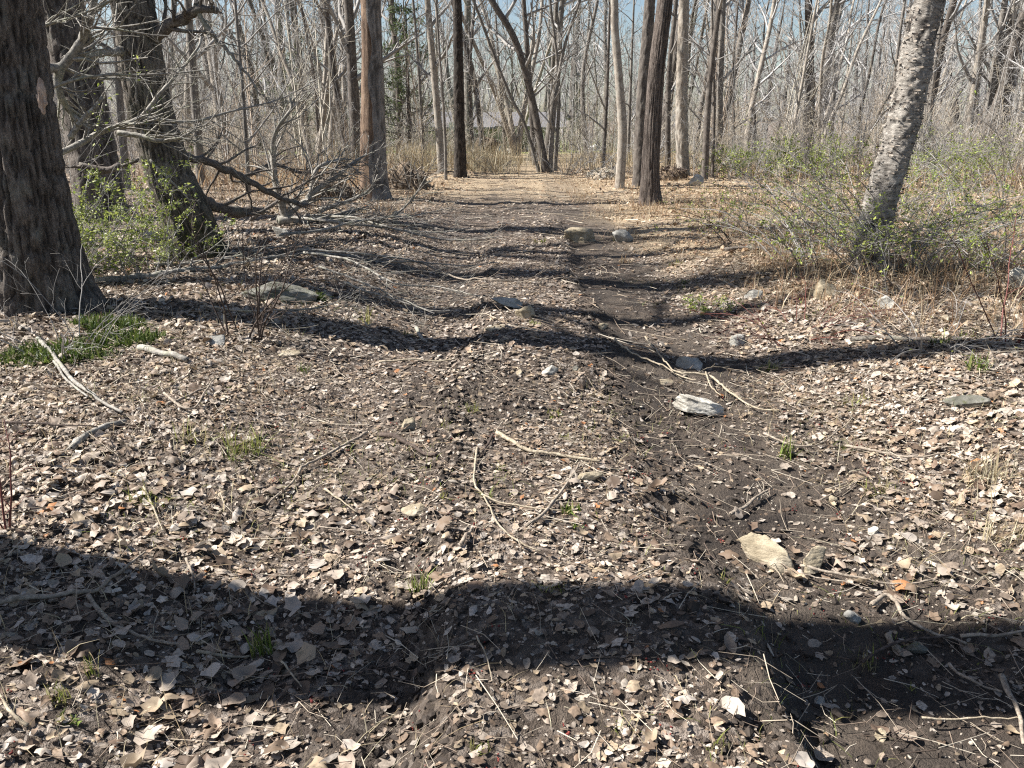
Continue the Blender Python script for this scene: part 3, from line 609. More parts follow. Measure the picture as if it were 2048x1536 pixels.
# the wood behind them all and the undergrowth: masses, scattered from a few kinds
def scatter(name, pts, rot, scl, meshes, label, cat):
    cn = bpy.data.collections.new(name + "_kinds")
    for i, me in enumerate(meshes):
        cn.objects.link(bpy.data.objects.new("%s_kind_%02d" % (name, i), me))
    me = bpy.data.meshes.new(name); me.vertices.add(len(pts)); me.vertices.foreach_set("co", np.asarray(pts, np.float32).ravel())
    a = me.attributes.new("rot", 'FLOAT_VECTOR', 'POINT'); a.data.foreach_set("vector", np.asarray(rot, np.float32).ravel())
    a = me.attributes.new("scl", 'FLOAT', 'POINT'); a.data.foreach_set("value", np.asarray(scl, np.float32))
    a = me.attributes.new("kind", 'INT', 'POINT'); a.data.foreach_set("value", np.arange(len(pts), dtype=np.int32) % len(meshes))
    o = bpy.data.objects.new(name, me); COL.objects.link(o)
    ng = bpy.data.node_groups.new(name, 'GeometryNodeTree'); ng.interface.new_socket("Geometry", in_out='INPUT', socket_type='NodeSocketGeometry'); ng.interface.new_socket("Geometry", in_out='OUTPUT', socket_type='NodeSocketGeometry')
    nn, ll = ng.nodes, ng.links; gi = nn.new("NodeGroupInput"); go = nn.new("NodeGroupOutput"); ip = nn.new("GeometryNodeInstanceOnPoints"); ci = nn.new("GeometryNodeCollectionInfo")
    ci.inputs[0].default_value = cn; ci.inputs["Separate Children"].default_value = True; ci.inputs["Reset Children"].default_value = True; ip.inputs["Pick Instance"].default_value = True
    def at_(n, t):
        q = nn.new("GeometryNodeInputNamedAttribute"); q.data_type = t; q.inputs[0].default_value = n; return q.outputs[0]
    e = nn.new("FunctionNodeEulerToRotation"); ll.new(at_("rot", 'FLOAT_VECTOR'), e.inputs[0])
    ll.new(gi.outputs[0], ip.inputs["Points"]); ll.new(ci.outputs[0], ip.inputs["Instance"]); ll.new(at_("kind", 'INT'), ip.inputs["Instance Index"]); ll.new(e.outputs[0], ip.inputs["Rotation"]); ll.new(at_("scl", 'FLOAT'), ip.inputs["Scale"]); ll.new(ip.outputs[0], go.inputs[0])
    md = o.modifiers.new("scatter", 'NODES'); md.node_group = ng
    return tag(o, label, cat, None, "stuff")
def wood_kind(seed):
    rng = np.random.default_rng(seed); n = 1; H = np.array([14.0]); m = 7; t = np.linspace(0, 1, m)
    P = np.stack([rng.normal(0, .7) * t + .18 * rng.normal(size=m), rng.normal(0, .7) * t, -.2 + 14 * t], -1)[None]; R = (.16 * (1 - .88 * t))[None]
    P1, R1 = grow(P, R, 16, .1, 1, .7, 3.4, 5, .5, .12, .05, rng, .02); P2, R2 = grow(P1, R1, 6, .2, 1, .7, seglen(P1) * .55, 4, .7, .1, .03, rng, .013); P3, R3 = grow(P2, R2, 3, .2, 1, .7, seglen(P2) * .55, 3, .7, .1, .03, rng, .010)
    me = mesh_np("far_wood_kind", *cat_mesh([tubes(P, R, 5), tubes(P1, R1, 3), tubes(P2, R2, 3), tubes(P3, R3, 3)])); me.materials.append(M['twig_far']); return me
rng = np.random.default_rng(9); n = 300; an = rng.uniform(-.8, .8, n); d = rng.uniform(88, 190, n); x = d * np.sin(an); y = d * np.cos(an)
scatter("far_wood", np.stack([x, y, ground_h(x, y)], -1), np.stack([.04 * rng.normal(size=n), .04 * rng.normal(size=n), rng.random(n) * 6.28], -1), rng.uniform(.7, 1.25, n), [wood_kind(i) for i in range(9)], "grey-brown mass of bare woods closing the view", "woodland")
def wand_kind(seed):
    rng = np.random.default_rng(seed); tall = seed % 5 == 0; n = 3; m = 6; t = np.linspace(0, 1, m); H = rng.uniform(2.6, 5.5, n) if tall else rng.uniform(.7, 1.9, n); le = rng.normal(0, .13 if tall else .32, (n, 2)); x0 = rng.normal(0, .25, (n, 2))
    P = np.stack([x0[:, :1] + le[:, :1] * H[:, None] * t ** 1.5, x0[:, 1:] + le[:, 1:] * H[:, None] * t ** 1.5, -.08 + H[:, None] * t], -1); R = (.005 + .0032 * H)[:, None] * (1 - .7 * t)[None]
    P1, R1 = grow(P, R, 9, .12, 1, .7, H * .32, 4, .6, .14, .03, rng, .004); P2, R2 = grow(P1, R1, 4, .2, 1, .8, seglen(P1) * .55, 3, .7, .14, .0, rng, .003)
    pal = np.array([(.40, .375, .345), (.48, .42, .33), (.31, .285, .262), (.52, .475, .39), (.40, .325, .255), (.40, .385, .365)]); V, Q = cat_mesh([tubes(P, R, 3), tubes(P1, R1, 3), tubes(P2, R2, 3)])
    me = mesh_np("undergrowth_kind", V, Q, attrs={"tint": np.repeat(pal[seed % 6][None] * rng.uniform(.8, 1.15), len(V), 0)}); me.materials.append(M['twig_tan']); return me
rng = np.random.default_rng(19); n = 1900
y = 20 + 64 * rng.random(n) ** 1.15; x = (rng.random(n) * 2 - 1) * (0.72 * y + 2); pxx = 1024 + FPX * x / (y * CP + .5)
keep = ~((np.abs(pxx - 1030) < 110) & (rng.random(n) < .7)) & ~((y < 26) & (np.abs(x - .8) < 4.5)); x, y = x[keep], y[keep]; n = len(x)
scatter("undergrowth", np.stack([x, y, ground_h(x, y)], -1), np.stack([0 * x, 0 * x, rng.random(n) * 6.28], -1), rng.uniform(.75, 1.3, n), [wand_kind(i) for i in range(30)], "tan and grey twiggy undergrowth between the trunks", "undergrowth")
# straw-coloured grass stands
def blades(x, y, L, lean_s, w, pal, rng, z0=None, curve=.5):
    n = len(x); z = ground_h(x, y) if z0 is None else z0; az = rng.random(n) * 6.283; d = np.stack([np.cos(az), np.sin(az)], -1); le = np.abs(rng.normal(0, lean_s, n)); m = 4; t = np.linspace(0, 1, m)
    hor = (le[:, None] * (t ** 1.7)[None]) * L[:, None]; P = np.stack([x[:, None] + d[:, :1] * hor, y[:, None] + d[:, 1:] * hor, z[:, None] - .01 + L[:, None] * t * (1 - curve * le[:, None] * t)], -1)
    a2 = rng.random(n) * 6.283; s = np.stack([np.cos(a2), np.sin(a2), 0 * a2], -1)
    ww = (w * (.6 + .8 * rng.random(n)))[:, None] * np.array([1, .9, .6, .08])[None]
    V = np.stack([P - s[:, None] * ww[..., None], P + s[:, None] * ww[..., None]], 2).reshape(-1, 3)
    b = (np.arange(n) * 8)[:, None]; i = (np.arange(3) * 2)[None]
    Q = np.stack([b + i, b + i + 1, b + i + 3, b + i + 2], -1).reshape(-1, 4)
    tint = np.repeat(pal[rng.integers(len(pal), size=n)] * (.75 + .5 * rng.random((n, 1))), 8, 0)
    return V, Q, tint
STRAW = np.array([(.52, .44, .28), (.44, .355, .225), (.58, .52, .37), (.35, .265, .16)])
RUST = np.array([(.46, .31, .18), (.36, .23, .13), (.55, .44, .29), (.28, .17, .10), (.58, .48, .33)])
def straw_stand():
    rng = np.random.default_rng(23); o = []
    def area(n, x0, x1, y0, y1, l0, l1, w, pal, ls=.35, f=None):
        x = rng.uniform(x0, x1, n); y = rng.uniform(y0, y1, n); k = vn2(x * .9, y * .9, 51) > -.25
        if f: k &= f(x, y)
        x, y = x[k], y[k]; L = rng.uniform(l0, l1, len(x)); o.append(blades(x, y, L, ls, w, pal, rng))
    area(7000, -6.5, 1.6, 23, 32, .3, 1.15, .008, STRAW, .45, lambda x, y: rng.random(len(x)) < sstep(1.4, -1.2, x) * sstep(22.5, 25, y + 1.5 * vn2(x * .8, y * .8, 55)))
    area(3500, .2, 9, 24, 33, .25, .9, .008, STRAW, .5, lambda x, y: rng.random(len(x)) < sstep(.6, 3, x) * sstep(23.5, 26, y + 1.5 * vn2(x * .8, y * .8, 55)))
    area(8500, 2.2, 8.5, 6.5, 15, .06, .30, .004, RUST, 1.1)
    area(6000, 2.6, 8.5, 5.0, 10, .12, .50, .003, RUST, 1.3)
    area(12000, 1.2, 9, 8, 23, .04, .22, .005, RUST, 1.2, lambda x, y: straw_mask(x, y) > .25)
    area(3600, -7, -1.6, 12.5, 22, .06, .32, .006, RUST, 1.0)
    area(2000, -9, -3, 18, 28, .2, .9, .008, RUST, .5)
    area(2000, 6, 16, 16, 28, .2, .8, .008, RUST, .5)
    area(2600, -3.6, -.9, 1.6, 6, .04, .16, .0016, STRAW, 1.4)
    area(2600, 1.3, 4.5, 2.2, 6, .04, .18, .0016, STRAW, 1.4)
    area(1500, -1.2, 1.0, 1.5, 6, .03, .12, .0014, STRAW, 1.4)
    YG = np.array([(.24, .27, .06), (.18, .22, .045), (.34, .33, .12)])
    gr = lambda x, y: (vn2(x * 2.2, y * 2.2, 57) > .35)
    area(9000, -4, 4.5, 1.5, 7, .025, .10, .0014, YG, 1.0, gr)
    area(5000, 1.2, 7, 5, 11, .03, .12, .0022, YG, 1.0, gr)
    Vs, Qs, Ts, off = [], [], [], 0
    for V, Q, T in o: Vs.append(V); Qs.append(Q + off); Ts.append(T); off += len(V)
    return mesh_np("dry_grass", np.concatenate(Vs), np.concatenate(Qs), smooth=False, attrs={"tint": np.concatenate(Ts)})
tag(link("dry_grass", straw_stand(), M['green']), "straw-coloured dry grass and rusty weeds beside the track", "dry grass", None, "stuff")

# ------------------------------------------------------------------ leaf litter
def leaf_outline(kind, n):
    a = np.linspace(0, 2 * np.pi, n, endpoint=False)
    if kind == 0: r = .58 + .42 * np.abs(np.cos(2.5 * a)) ** .7 * (1 - .25 * np.cos(a + np.pi)); x, y = r * np.cos(a), r * np.sin(a) * .95      # lobed
    elif kind == 1: r = 1 + .14 * np.cos(7 * a); x, y = r * np.cos(a), .52 * r * np.sin(a) * (1 - .25 * np.cos(a))                              # wavy long
    elif kind == 2: x, y = np.cos(a), .55 * np.sin(a) * (1 - .2 * np.cos(a))                                                                   # oval
    elif kind == 3: r = .7 + .3 * np.cos(3 * a + 1) * np.cos(a); x, y = r * np.cos(a), .7 * r * np.sin(a)                                          # torn
    else: r = .86 + .14 * np.cos(5 * a + .6) * np.cos(a); x, y = .95 * r * np.cos(a), .8 * r * np.sin(a)
    return np.stack([x, y], -1)
def leaf_proto(kind, n, inner, rng, cr=1.0):
    o = leaf_outline(kind, n) * rng.uniform(.78 if inner else .74, 1.12, (n, 1))
    if inner:
        P2 = np.concatenate([[[0, 0]], o * .5, o]); T = []
        for i in range(n):
            j = (i + 1) % n; T += [[0, 1 + i, 1 + j], [1 + i, 1 + n + i, 1 + n + j], [1 + i, 1 + n + j, 1 + j]]
    else:
        P2 = np.concatenate([[[0, 0]], o]); T = [[0, 1 + i, 1 + (i + 1) % n] for i in range(n)]
    x, y = P2[:, 0], P2[:, 1]; a, b, c = rng.uniform(-.15, .5) * cr, rng.uniform(-.2, .75) * cr, rng.uniform(-.3, .3) * cr; fo = rng.uniform(-.1, .4) * cr
    sd = rng.integers(90); z = a * x * x + b * y * y + c * x * y + fo * np.abs(y) + cr * (.20 * vn2(x * 2.1 + kind * 3, y * 2.1, sd) + .12 * vn2(x * 4.5 + kind, y * 4.5, sd + 1))
    y = y * (1 - .25 * abs(b)); x = x * (1 - .2 * abs(a))
    return np.column_stack([x, y, z]), np.array(T)
LEAFPAL = np.array([(.42, .365, .315), (.33, .27, .222), (.49, .44, .39), (.22, .163, .12), (.12, .088, .066), (.39, .315, .23), (.44, .40, .365), (.28, .212, .16), (.53, .47, .40), (.42, .20, .09), (.17, .122, .092)])
LEAFPAL = LEAFPAL * np.array([[1.05, 1.0, .93]])
LEAFW = np.array([.19, .17, .10, .12, .05, .13, .10, .10, .03, .006, .05]); LEAFW /= LEAFW.sum()
def frustum_ok(x, y, m): return np.abs(x) < 0.70 * y + m
def litter_pos(rng, n, x0, x1, y0, y1, margin):
    x = rng.uniform(x0, x1, n); y = rng.uniform(y0, y1, n); k = frustum_ok(x, y, margin); x, y = x[k], y[k]
    mud = mud_mask(x, y); cl = .5 + .5 * vn2(x * 1.3, y * 1.3, 61) + .3 * vn2(x * 4, y * 4, 62)
    st = straw_mask(x, y); gx_, gy_ = slope_n(x, y, .04); steep = sstep(.45, .9, np.hypot(gx_, gy_))
    p = np.clip(.75 + .5 * cl, .5, 1) * (1 - .88 * mud ** 1.5) * (1 - .5 * st) * (1 - .75 * steep); k = rng.random(len(x)) < p; return x[k], y[k]
def orient(rng, n, tilt):
    az = rng.random(n) * 6.283; ta = rng.random(n) * 6.283; t = np.abs(rng.normal(0, tilt, n)); flip = rng.random(n) < .5
    ca, sa = np.cos(az), np.sin(az); Rz = np.zeros((n, 3, 3)); Rz[:, 0, 0] = ca; Rz[:, 0, 1] = -sa; Rz[:, 1, 0] = sa; Rz[:, 1, 1] = ca; Rz[:, 2, 2] = 1
    ax = np.stack([np.cos(ta), np.sin(ta), 0 * ta], -1); c, s = np.cos(t), np.sin(t); K = np.zeros((n, 3, 3)); K[:, 0, 2] = ax[:, 1]; K[:, 2, 0] = -ax[:, 1]; K[:, 1, 2] = -ax[:, 0]; K[:, 2, 1] = ax[:, 0]
    Rt = np.eye(3)[None] + s[:, None, None] * K + (1 - c)[:, None, None] * (K @ K); R = Rt @ Rz
    R[flip, :, 2] *= -1; return R
def slope_n(x, y, e=.05): return (ground_h(x + e, y) - ground_h(x - e, y)) / (2 * e), (ground_h(x, y + e) - ground_h(x, y - e)) / (2 * e)
def litter(rng, x, y, size, protos_, tilt, lift):
    Vs, Ts, Cs, off = [], [], [], 0; z = ground_h(x, y); sx, sy = slope_n(x, y); kk = rng.integers(len(protos_), size=len(x))
    tr = 1 - sstep(1.0, 2.2, np.abs(track_u(x, y))); size = size * (1 - .24 * tr); fl = 1 - .45 * tr
    col = LEAFPAL[rng.choice(len(LEAFPAL), len(x), p=LEAFW)] * (.7 + .55 * rng.random((len(x), 1)))
    warm = (straw_mask(x, y) * .8)[:, None]; col = col * (1 + warm * np.array([[.26, .08, -.14]]))
    damp = sstep(.15, .6, vn2(x * 2.6, y * 2.6, 63) + .4 * vn2(x * 9, y * 9, 64))[:, None]; col = col * (1 - .22 * damp)
    wet = mud_mask(x, y)[:, None]; col = col * (1 - .25 * wet)
    for k, (PV, PT) in enumerate(protos_):
        s = np.where(kk == k)[0]
        if not len(s): continue
        R = orient(rng, len(s), tilt * (1 - .45 * tr[s])); q = np.einsum('nij,nvj->nvi', R, PV[None] * np.stack([np.ones(len(s)), np.ones(len(s)), fl[s]], -1)[:, None]) * size[s][:, None, None]
        q[..., 2] += q[..., 0] * sx[s][:, None] + q[..., 1] * sy[s][:, None]
        low = q[..., 2].min(1); q[..., 0] += x[s][:, None]; q[..., 1] += y[s][:, None]
        q[..., 2] += (z[s] + np.maximum(-low * .62, 0) + lift * rng.random(len(s)) ** 1.5)[:, None]
        Vs.append(q.reshape(-1, 3)); Ts.append((PT[None] + (np.arange(len(s)) * len(PV))[:, None, None] + off).reshape(-1, 3)); Cs.append(np.repeat(col[s], len(PV), 0)); off += len(s) * len(PV)
    return np.concatenate(Vs), np.concatenate(Ts), np.concatenate(Cs)
rng = np.random.default_rng(31)
PN = [leaf_proto(k % 5, 7, False, rng, 1.5) for k in range(18)]
PNB = [leaf_proto((0, 1, 0, 3, 2, 0, 1, 4)[k % 8], 11, True, rng, 1.0) for k in range(24)]
PM = [leaf_proto(k % 5, 5, False, rng, 1.3) for k in range(12)]
PF = [leaf_proto(2, 4, False, rng, 1.0) for k in range(8)]
bits = []
x, y = litter_pos(rng, 17000, -4.9, 5.4, .9, 4.9, 1.7); sz = np.clip(rng.lognormal(-3.68, .34, len(x)), .012, .046); bits.append(litter(rng, x, y, sz, PNB, .30, .012))
x, y = litter_pos(rng, 75640, -4.9, 5.4, .9, 4.9, 1.7); sz = np.clip(rng.lognormal(-4.4, .42, len(x)), .005, .026); bits.append(litter(rng, x, y, sz, PN, .40, .012))
x, y = litter_pos(rng, 40000, -4.9, 5.4, .9, 4.9, 1.7); sz = rng.uniform(.003, .013, len(x)); bits.append(litter(rng, x, y, sz, PF, .5, .012))
x, y = litter_pos(rng, 108000, -8.5, 8.8, 4.9, 11, 1.5); sz = np.clip(rng.lognormal(-3.88, .46, len(x)), .007, .05); bits.append(litter(rng, x, y, sz, PM, .40, .016))
x, y = litter_pos(rng, 92000, -18, 18, 11, 27, 1.4); sz = np.clip(rng.lognormal(-3.35, .38, len(x)), .014, .07); bits.append(litter(rng, x, y, sz, PF, .5, .02))
Vs, Ts, Cs, off = [], [], [], 0
for V, T, C in bits: Vs.append(V); Ts.append(T + off); Cs.append(C); off += len(V)
tag(link("leaf_litter", mesh_np("leaf_litter", np.concatenate(Vs), None, np.concatenate(Ts), smooth=True, attrs={"tint": np.concatenate(Cs)}), M['leaf'], ground), kind="stuff")
# the largest leaves by themselves
lm = [mesh_np("fallen_leaf", v, None, t) for v, t in PNB]
for m_ in lm: m_.materials.append(M['leaf_one'])
x, y = litter_pos(rng, 2400, -2.2, 2.4, 1.35, 3.2, .0); k = np.abs(track_u(x, y) + .1) > .75 - .5 * (rng.random(len(x)) < .35); x, y = x[k][:300], y[k][:300]; Rm = orient(rng, len(x), .3); z = ground_h(x, y)
from mathutils import Matrix
for i in range(len(x)):
    k = int(rng.integers(24)); s = rng.uniform(.028, .046); q = (lm and PNB[k][0] @ Rm[i].T) * s
    o = link("fallen_leaf", lm[k], None, ground, None)
    o.matrix_world = Matrix.LocRotScale(Vector((x[i], y[i], z[i] + max(-q[:, 2].min() * .8, 0) + .012)), None, None) @ (Matrix(Rm[i].tolist()).to_4x4()) @ Matrix.Scale(s, 4)
    c = LEAFPAL[rng.choice(len(LEAFPAL), p=LEAFW)] * rng.uniform(.75, 1.08); o.color = (*np.clip(c, 0, .75), 1)

# small twigs and bark crumbs in the litter, red maple flowers, mud clods, pebbles
def twig_litter():
    rng = np.random.default_rng(41); o = []
    for n, x0, x1, y0, y1, l0, l1, r in ((6000, -3.8, 4.2, 1, 5, .03, .26, .0013), (2600, 1.6, 8, 4.2, 9, .08, .5, .0014), (1800, -6, -1, 3.5, 9, .08, .5, .0014), (3200, -8, 8, 5, 12, .08, .5, .003), (1500, -14, 14, 12, 24, .2, .9, .006)):
        x = rng.uniform(x0, x1, n); y = rng.uniform(y0, y1, n); k = frustum_ok(x, y, .4); x, y = x[k], y[k]; n = len(x)
        L = l0 + (l1 - l0) * rng.random(n) ** 2; az = rng.random(n) * 6.283; cv = rng.normal(0, .25, n); t = np.linspace(-.5, .5, 3)
        px = x[:, None] + L[:, None] * (np.cos(az)[:, None] * t - np.sin(az)[:, None] * cv[:, None] * (t * t)); py = y[:, None] + L[:, None] * (np.sin(az)[:, None] * t + np.cos(az)[:, None] * cv[:, None] * (t * t))
        pz = np.maximum(ground_h(px, py), ground_h(px, py).mean(1, keepdims=True)) + .008 + .03 * rng.random((n, 1)) + rng.normal(0, .08, (n, 1)) * L[:, None] * t
        R = (r * (.5 + rng.random(n)))[:, None] * np.linspace(1.1, .6, 3)[None]; V, Q = tubes(np.stack([px, py, pz], -1), R, 3)
        pal = np.array([(.40, .33, .25), (.27, .205, .155), (.54, .47, .37), (.13, .095, .075)]); o.append((V, Q, np.repeat(pal[rng.integers(4, size=n)], 9, 0)))
    return o
Vs, Qs, Cs, off = [], [], [], 0
for V, Q, C in twig_litter(): Vs.append(V); Qs.append(Q + off); Cs.append(C); off += len(V)
tag(link("twig_litter", mesh_np("twig_litter", np.concatenate(Vs), np.concatenate(Qs), attrs={"tint": np.concatenate(Cs)}), M['twig_tan'], ground), kind="stuff")
import bmesh
def ico(sub):
    bm = bmesh.new(); bmesh.ops.create_icosphere(bm, subdivisions=sub, radius=1.0); bm.verts.ensure_lookup_table()
    V = np.array([v.co[:] for v in bm.verts]); T = np.array([[v.index for v in f.verts] for f in bm.faces]); bm.free(); return V, T
ICO = {s: ico(s) for s in (1, 2, 4, 5)}
def lumps(rng, x, y, size, flat, sub=1, rough=.35, sink=.3, z=None):
    V0, T0 = ICO[sub]; n = len(x); sc = size[:, None] * (1 + .35 * rng.normal(size=(n, 3))).clip(.5, 1.7) * np.array([1, 1, flat])
    rad = 1 + rough * rng.normal(size=(n, len(V0))).clip(-1.5, 1.5) * (.6 if sub > 1 else 1); a = rng.random(n) * 6.283
    q = V0[None] * rad[..., None] * sc[:, None]; c, s = np.cos(a)[:, None], np.sin(a)[:, None]
    X = q[..., 0] * c - q[..., 1] * s; Y_ = q[..., 0] * s + q[..., 1] * c; q = np.stack([X + x[:, None], Y_ + y[:, None], q[..., 2] + (ground_h(x, y) if z is None else z)[:, None] + (sc[:, 2] * (1 - 2 * sink))[:, None]], -1)
    return q.reshape(-1, 3), (T0[None] + (np.arange(n) * len(V0))[:, None, None]).reshape(-1, 3)
rng = np.random.default_rng(51)
def along(n, u0, su, y0, y1):
    y = y0 + (y1 - y0) * rng.random(n); u = u0 + su * rng.normal(size=n); return u + (y - y) + (y * 0 + 0.17) + 0.012 * np.maximum(y - 6, 0) + 0.06 * vn2(y * .35, 0.3, 5), y
xs, ys = [np.concatenate(a) for a in zip(along(1000, .50, .10, 1.2, 7), along(1500, -.47, .13, 1.2, 6), along(600, -.15, .35, 3.9, 4.9), along(900, .95, .45, 1.2, 4.6), along(300, .4, .12, 7, 13))]
k = rng.random(len(xs)) < .9
V, T = lumps(rng, xs, ys, rng.lognormal(-4.75, .42, len(xs)).clip(.004, .017), .75)
tag(link("mud_clods", mesh_np("mud_clods", V, None, T, smooth=False), M['clod'], ground), kind="stuff")
xs, ys = along(900, 1.05, .40, 1.2, 4.5); V, T = lumps(rng, xs, ys, rng.lognormal(-5.7, .5, len(xs)).clip(.0015, .011), .7, rough=.28, sink=.45)
tint = np.repeat(np.array([(.32, .27, .20), (.22, .19, .155), (.42, .37, .30), (.24, .16, .10)])[rng.integers(4, size=len(xs))], 12, 0)
tag(link("pebbles", mesh_np("pebbles", V, None, T, smooth=True, attrs={"tint": tint}), M['twig_tan'], ground), kind="stuff")
n = 110; cx = rng.uniform(-1.6, 2.2, n); cy = 1.3 + 3.2 * rng.random(n) ** 1.3; xs = (cx[:, None] + .018 * rng.normal(size=(n, 6))).ravel(); ys = (cy[:, None] + .018 * rng.normal(size=(n, 6))).ravel()
V, T = lumps(rng, xs, ys, rng.uniform(.0018, .0042, len(xs)), .9, rough=.3, z=ground_h(xs, ys) + .012)
tint = np.repeat(np.array([(.17, .035, .03), (.24, .06, .045), (.12, .025, .022)])[rng.integers(3, size=len(xs))], 12, 0)
tag(link("red_flowers", mesh_np("red_flowers", V, None, T, attrs={"tint": tint}), M['twig_tan'], ground), kind="stuff")["label"] = "crumbs of fallen red maple flowers"

# ------------------------------------------------------------------ rocks
def rock(px, py, wpx, hpx, label, mat, seed, depth=.75, cuts=9, tilt=0.0, sink=.38, yaw=None, name="rock"):
    """px, py: where its foot stands; wpx, hpx: its size there"""
    b = on_ground(px, py); d = np.linalg.norm(b - [0, 0, CAMZ]); w = wpx * d / FPX; h = hpx * d / FPX
    rng = np.random.default_rng(seed); V, T = ICO[5 if wpx > 60 else 4]; V = V.copy()
    for _ in range(cuts):
        n = rng.normal(size=3); n /= np.linalg.norm(n); o = rng.uniform(.35, .75); s = V @ n - o; V = V - np.where(s > 0, s, 0)[:, None] * n * .94
    V = V * (1 + .13 * vn3(V[:, 0] * 1.9 + seed, V[:, 1] * 1.9, V[:, 2] * 1.9) + .09 * np.abs(vn3(V[:, 0] * 2.5 + seed, V[:, 1] * 2.5, V[:, 2] * 7 + V[:, 0] * 3)) + .05 * np.abs(vn3(V[:, 0] * 7 + seed, V[:, 1] * 7, V[:, 2] * 13)) + .03 * vn3(V[:, 0] * 6, V[:, 1] * 6 + seed, V[:, 2] * 6))[:, None]
    V = V / (np.abs(V).max(0)[None]); c, s = math.cos(tilt), math.sin(tilt)
    hh = h / (1 - sink) / 2
    V = V * np.array([w / 2, w / 2 * depth, hh]); V = np.stack([V[:, 0] * c + V[:, 2] * s, V[:, 1], -V[:, 0] * s + V[:, 2] * c], -1)
    if yaw: c, s = math.cos(yaw), math.sin(yaw); V = np.stack([V[:, 0] * c - V[:, 1] * s, V[:, 0] * s + V[:, 1] * c, V[:, 2]], -1)
    V[:, 2] += hh * (1 - 2 * sink) + 0.0; y = b[1] + w / 2 * depth * .7
    z = gz(b[0], y); o = link(name, mesh_np(name, V, None, T), M[mat], None, (b[0], y, z))
    return tag(o, label, "rock")
rock(1386, 834, 128, 36, "flat pale slab propped on edge over the muddy rut", 'rock_white', 1, .45, 12, .22, .15)
rock(1540, 1142, 120, 46, "long tan rock half buried in mud, the larger of two", 'rock_tan', 22, .42, 14, .3, .35, -.6)
rock(1632, 1154, 84, 42, "split tan rock next to the long half-buried one", 'rock_tan', 43, .5, 16, -.25, .35, .5)
rock(1745, 1078, 24, 18, "small white stone alone on the bare mud", 'rock_white', 4, .8, 10)
rock(1664, 1014, 18, 14, "little yellowish pointed stone on the bare mud", 'rock_tan', 5, .8, 12)
rock(1102, 750, 36, 22, "white wedge-shaped stone on top of the earth hump", 'rock_white', 6, .5, 14, .2)
rock(1168, 486, 80, 30, "big rounded tan boulder beside the track", 'rock_tan', 47, .7, 10, .1, .3)
rock(1244, 484, 48, 22, "smaller grey rock right behind the tan boulder", 'rock_grey', 8, .7, 8)
rock(1014, 618, 64, 20, "flat grey slab poking out between the wheel ruts", 'rock_grey', 9, .5, 12, .1, .2)
rock(1050, 640, 42, 26, "round tan rock just below the flat grey slab", 'rock_tan', 10, .8, 7)
rock(990, 660, 46, 10, "thin tan stone flush with the leaves between the ruts", 'rock_tan', 11, .6, 9)
rock(1208, 660, 22, 12, "small yellowish stone in the muddy rut", 'rock_tan', 12, .7, 10)
rock(560, 606, 150, 46, "low mossy boulder under the fallen branches", 'rock_moss', 13, .6, 8, .05, .25)
rock(1662, 596, 56, 34, "tan rounded rock below the birch", 'rock_tan', 14, .7, 7)
rock(1512, 600, 40, 22, "squat grey rock in the weeds left of the tan one", 'rock_grey', 15, .7, 9)
rock(1475, 690, 44, 20, "grey rock at the edge of the shadow on the right bank", 'rock_grey', 16, .7, 9)
rock(2042, 580, 46, 34, "white rock cut off by the picture edge", 'rock_white', 17, .7, 9)
rock(1388, 738, 66, 24, "flat grey rock lying in the shadow by the rut", 'rock_grey', 18, .8, 9)
rock(1330, 770, 40, 14, "low tan stone at the rut edge in shadow", 'rock_tan', 28, .7, 9)
rock(812, 862, 38, 20, "single tan stone on bare soil left of the hump", 'rock_tan', 19, .8, 9)
rock(1182, 968, 54, 18, "flat yellow-grey stone level with the leaves on the ridge", 'rock_tan', 20, .8, 9)
rock(1390, 372, 34, 22, "whitish rock at the foot of the slim leaning trunk", 'rock_white', 21, .7, 9)
rock(430, 692, 50, 18, "flat grey stone in the shaded leaves on the left", 'rock_grey', 23, .8, 9)
rock(575, 716, 44, 14, "flat tan stone at the dark stems' foot", 'rock_tan', 24, .8, 9)
rock(305, 486, 44, 20, "pale rock behind the leafy bush", 'rock_white', 25, .7, 9)
rock(1780, 620, 40, 22, "grey rock in the brush right of the tan one", 'rock_grey', 26, .7, 9)
rock(1945, 820, 70, 22, "dark flat rock in the leaves at the right", 'rock_moss', 27, .6, 9)
rock(562, 476, 34, 26, "pale stone where the grey fallen stem stands", 'rock_grey', 29, .7, 9)
rock(1705, 1250, 30, 18, "grey stone in the shaded mud pool", 'rock_grey', 30, .7, 9)
rock(1835, 1315, 44, 26, "brown stone under the crossed sticks", 'rock_moss', 31, .7, 9)
rock(1765, 1490, 22, 18, "small cream stone low in the muddy corner", 'rock_tan', 32, .8, 9)
rock(1640, 1420, 26, 12, "thin grey stone sunk in mud", 'rock_grey', 33, .8, 9)
rock(830, 1040, 60, 12, "flat tan stone almost covered by leaves", 'rock_tan', 34, .8, 9)
rock(1150, 745, 18, 12, "small brown stone beside the white wedge", 'rock_moss', 35, .8, 9)
rock(1038, 752, 16, 12, "little tan stone left of the white wedge", 'rock_tan', 36, .8, 9)

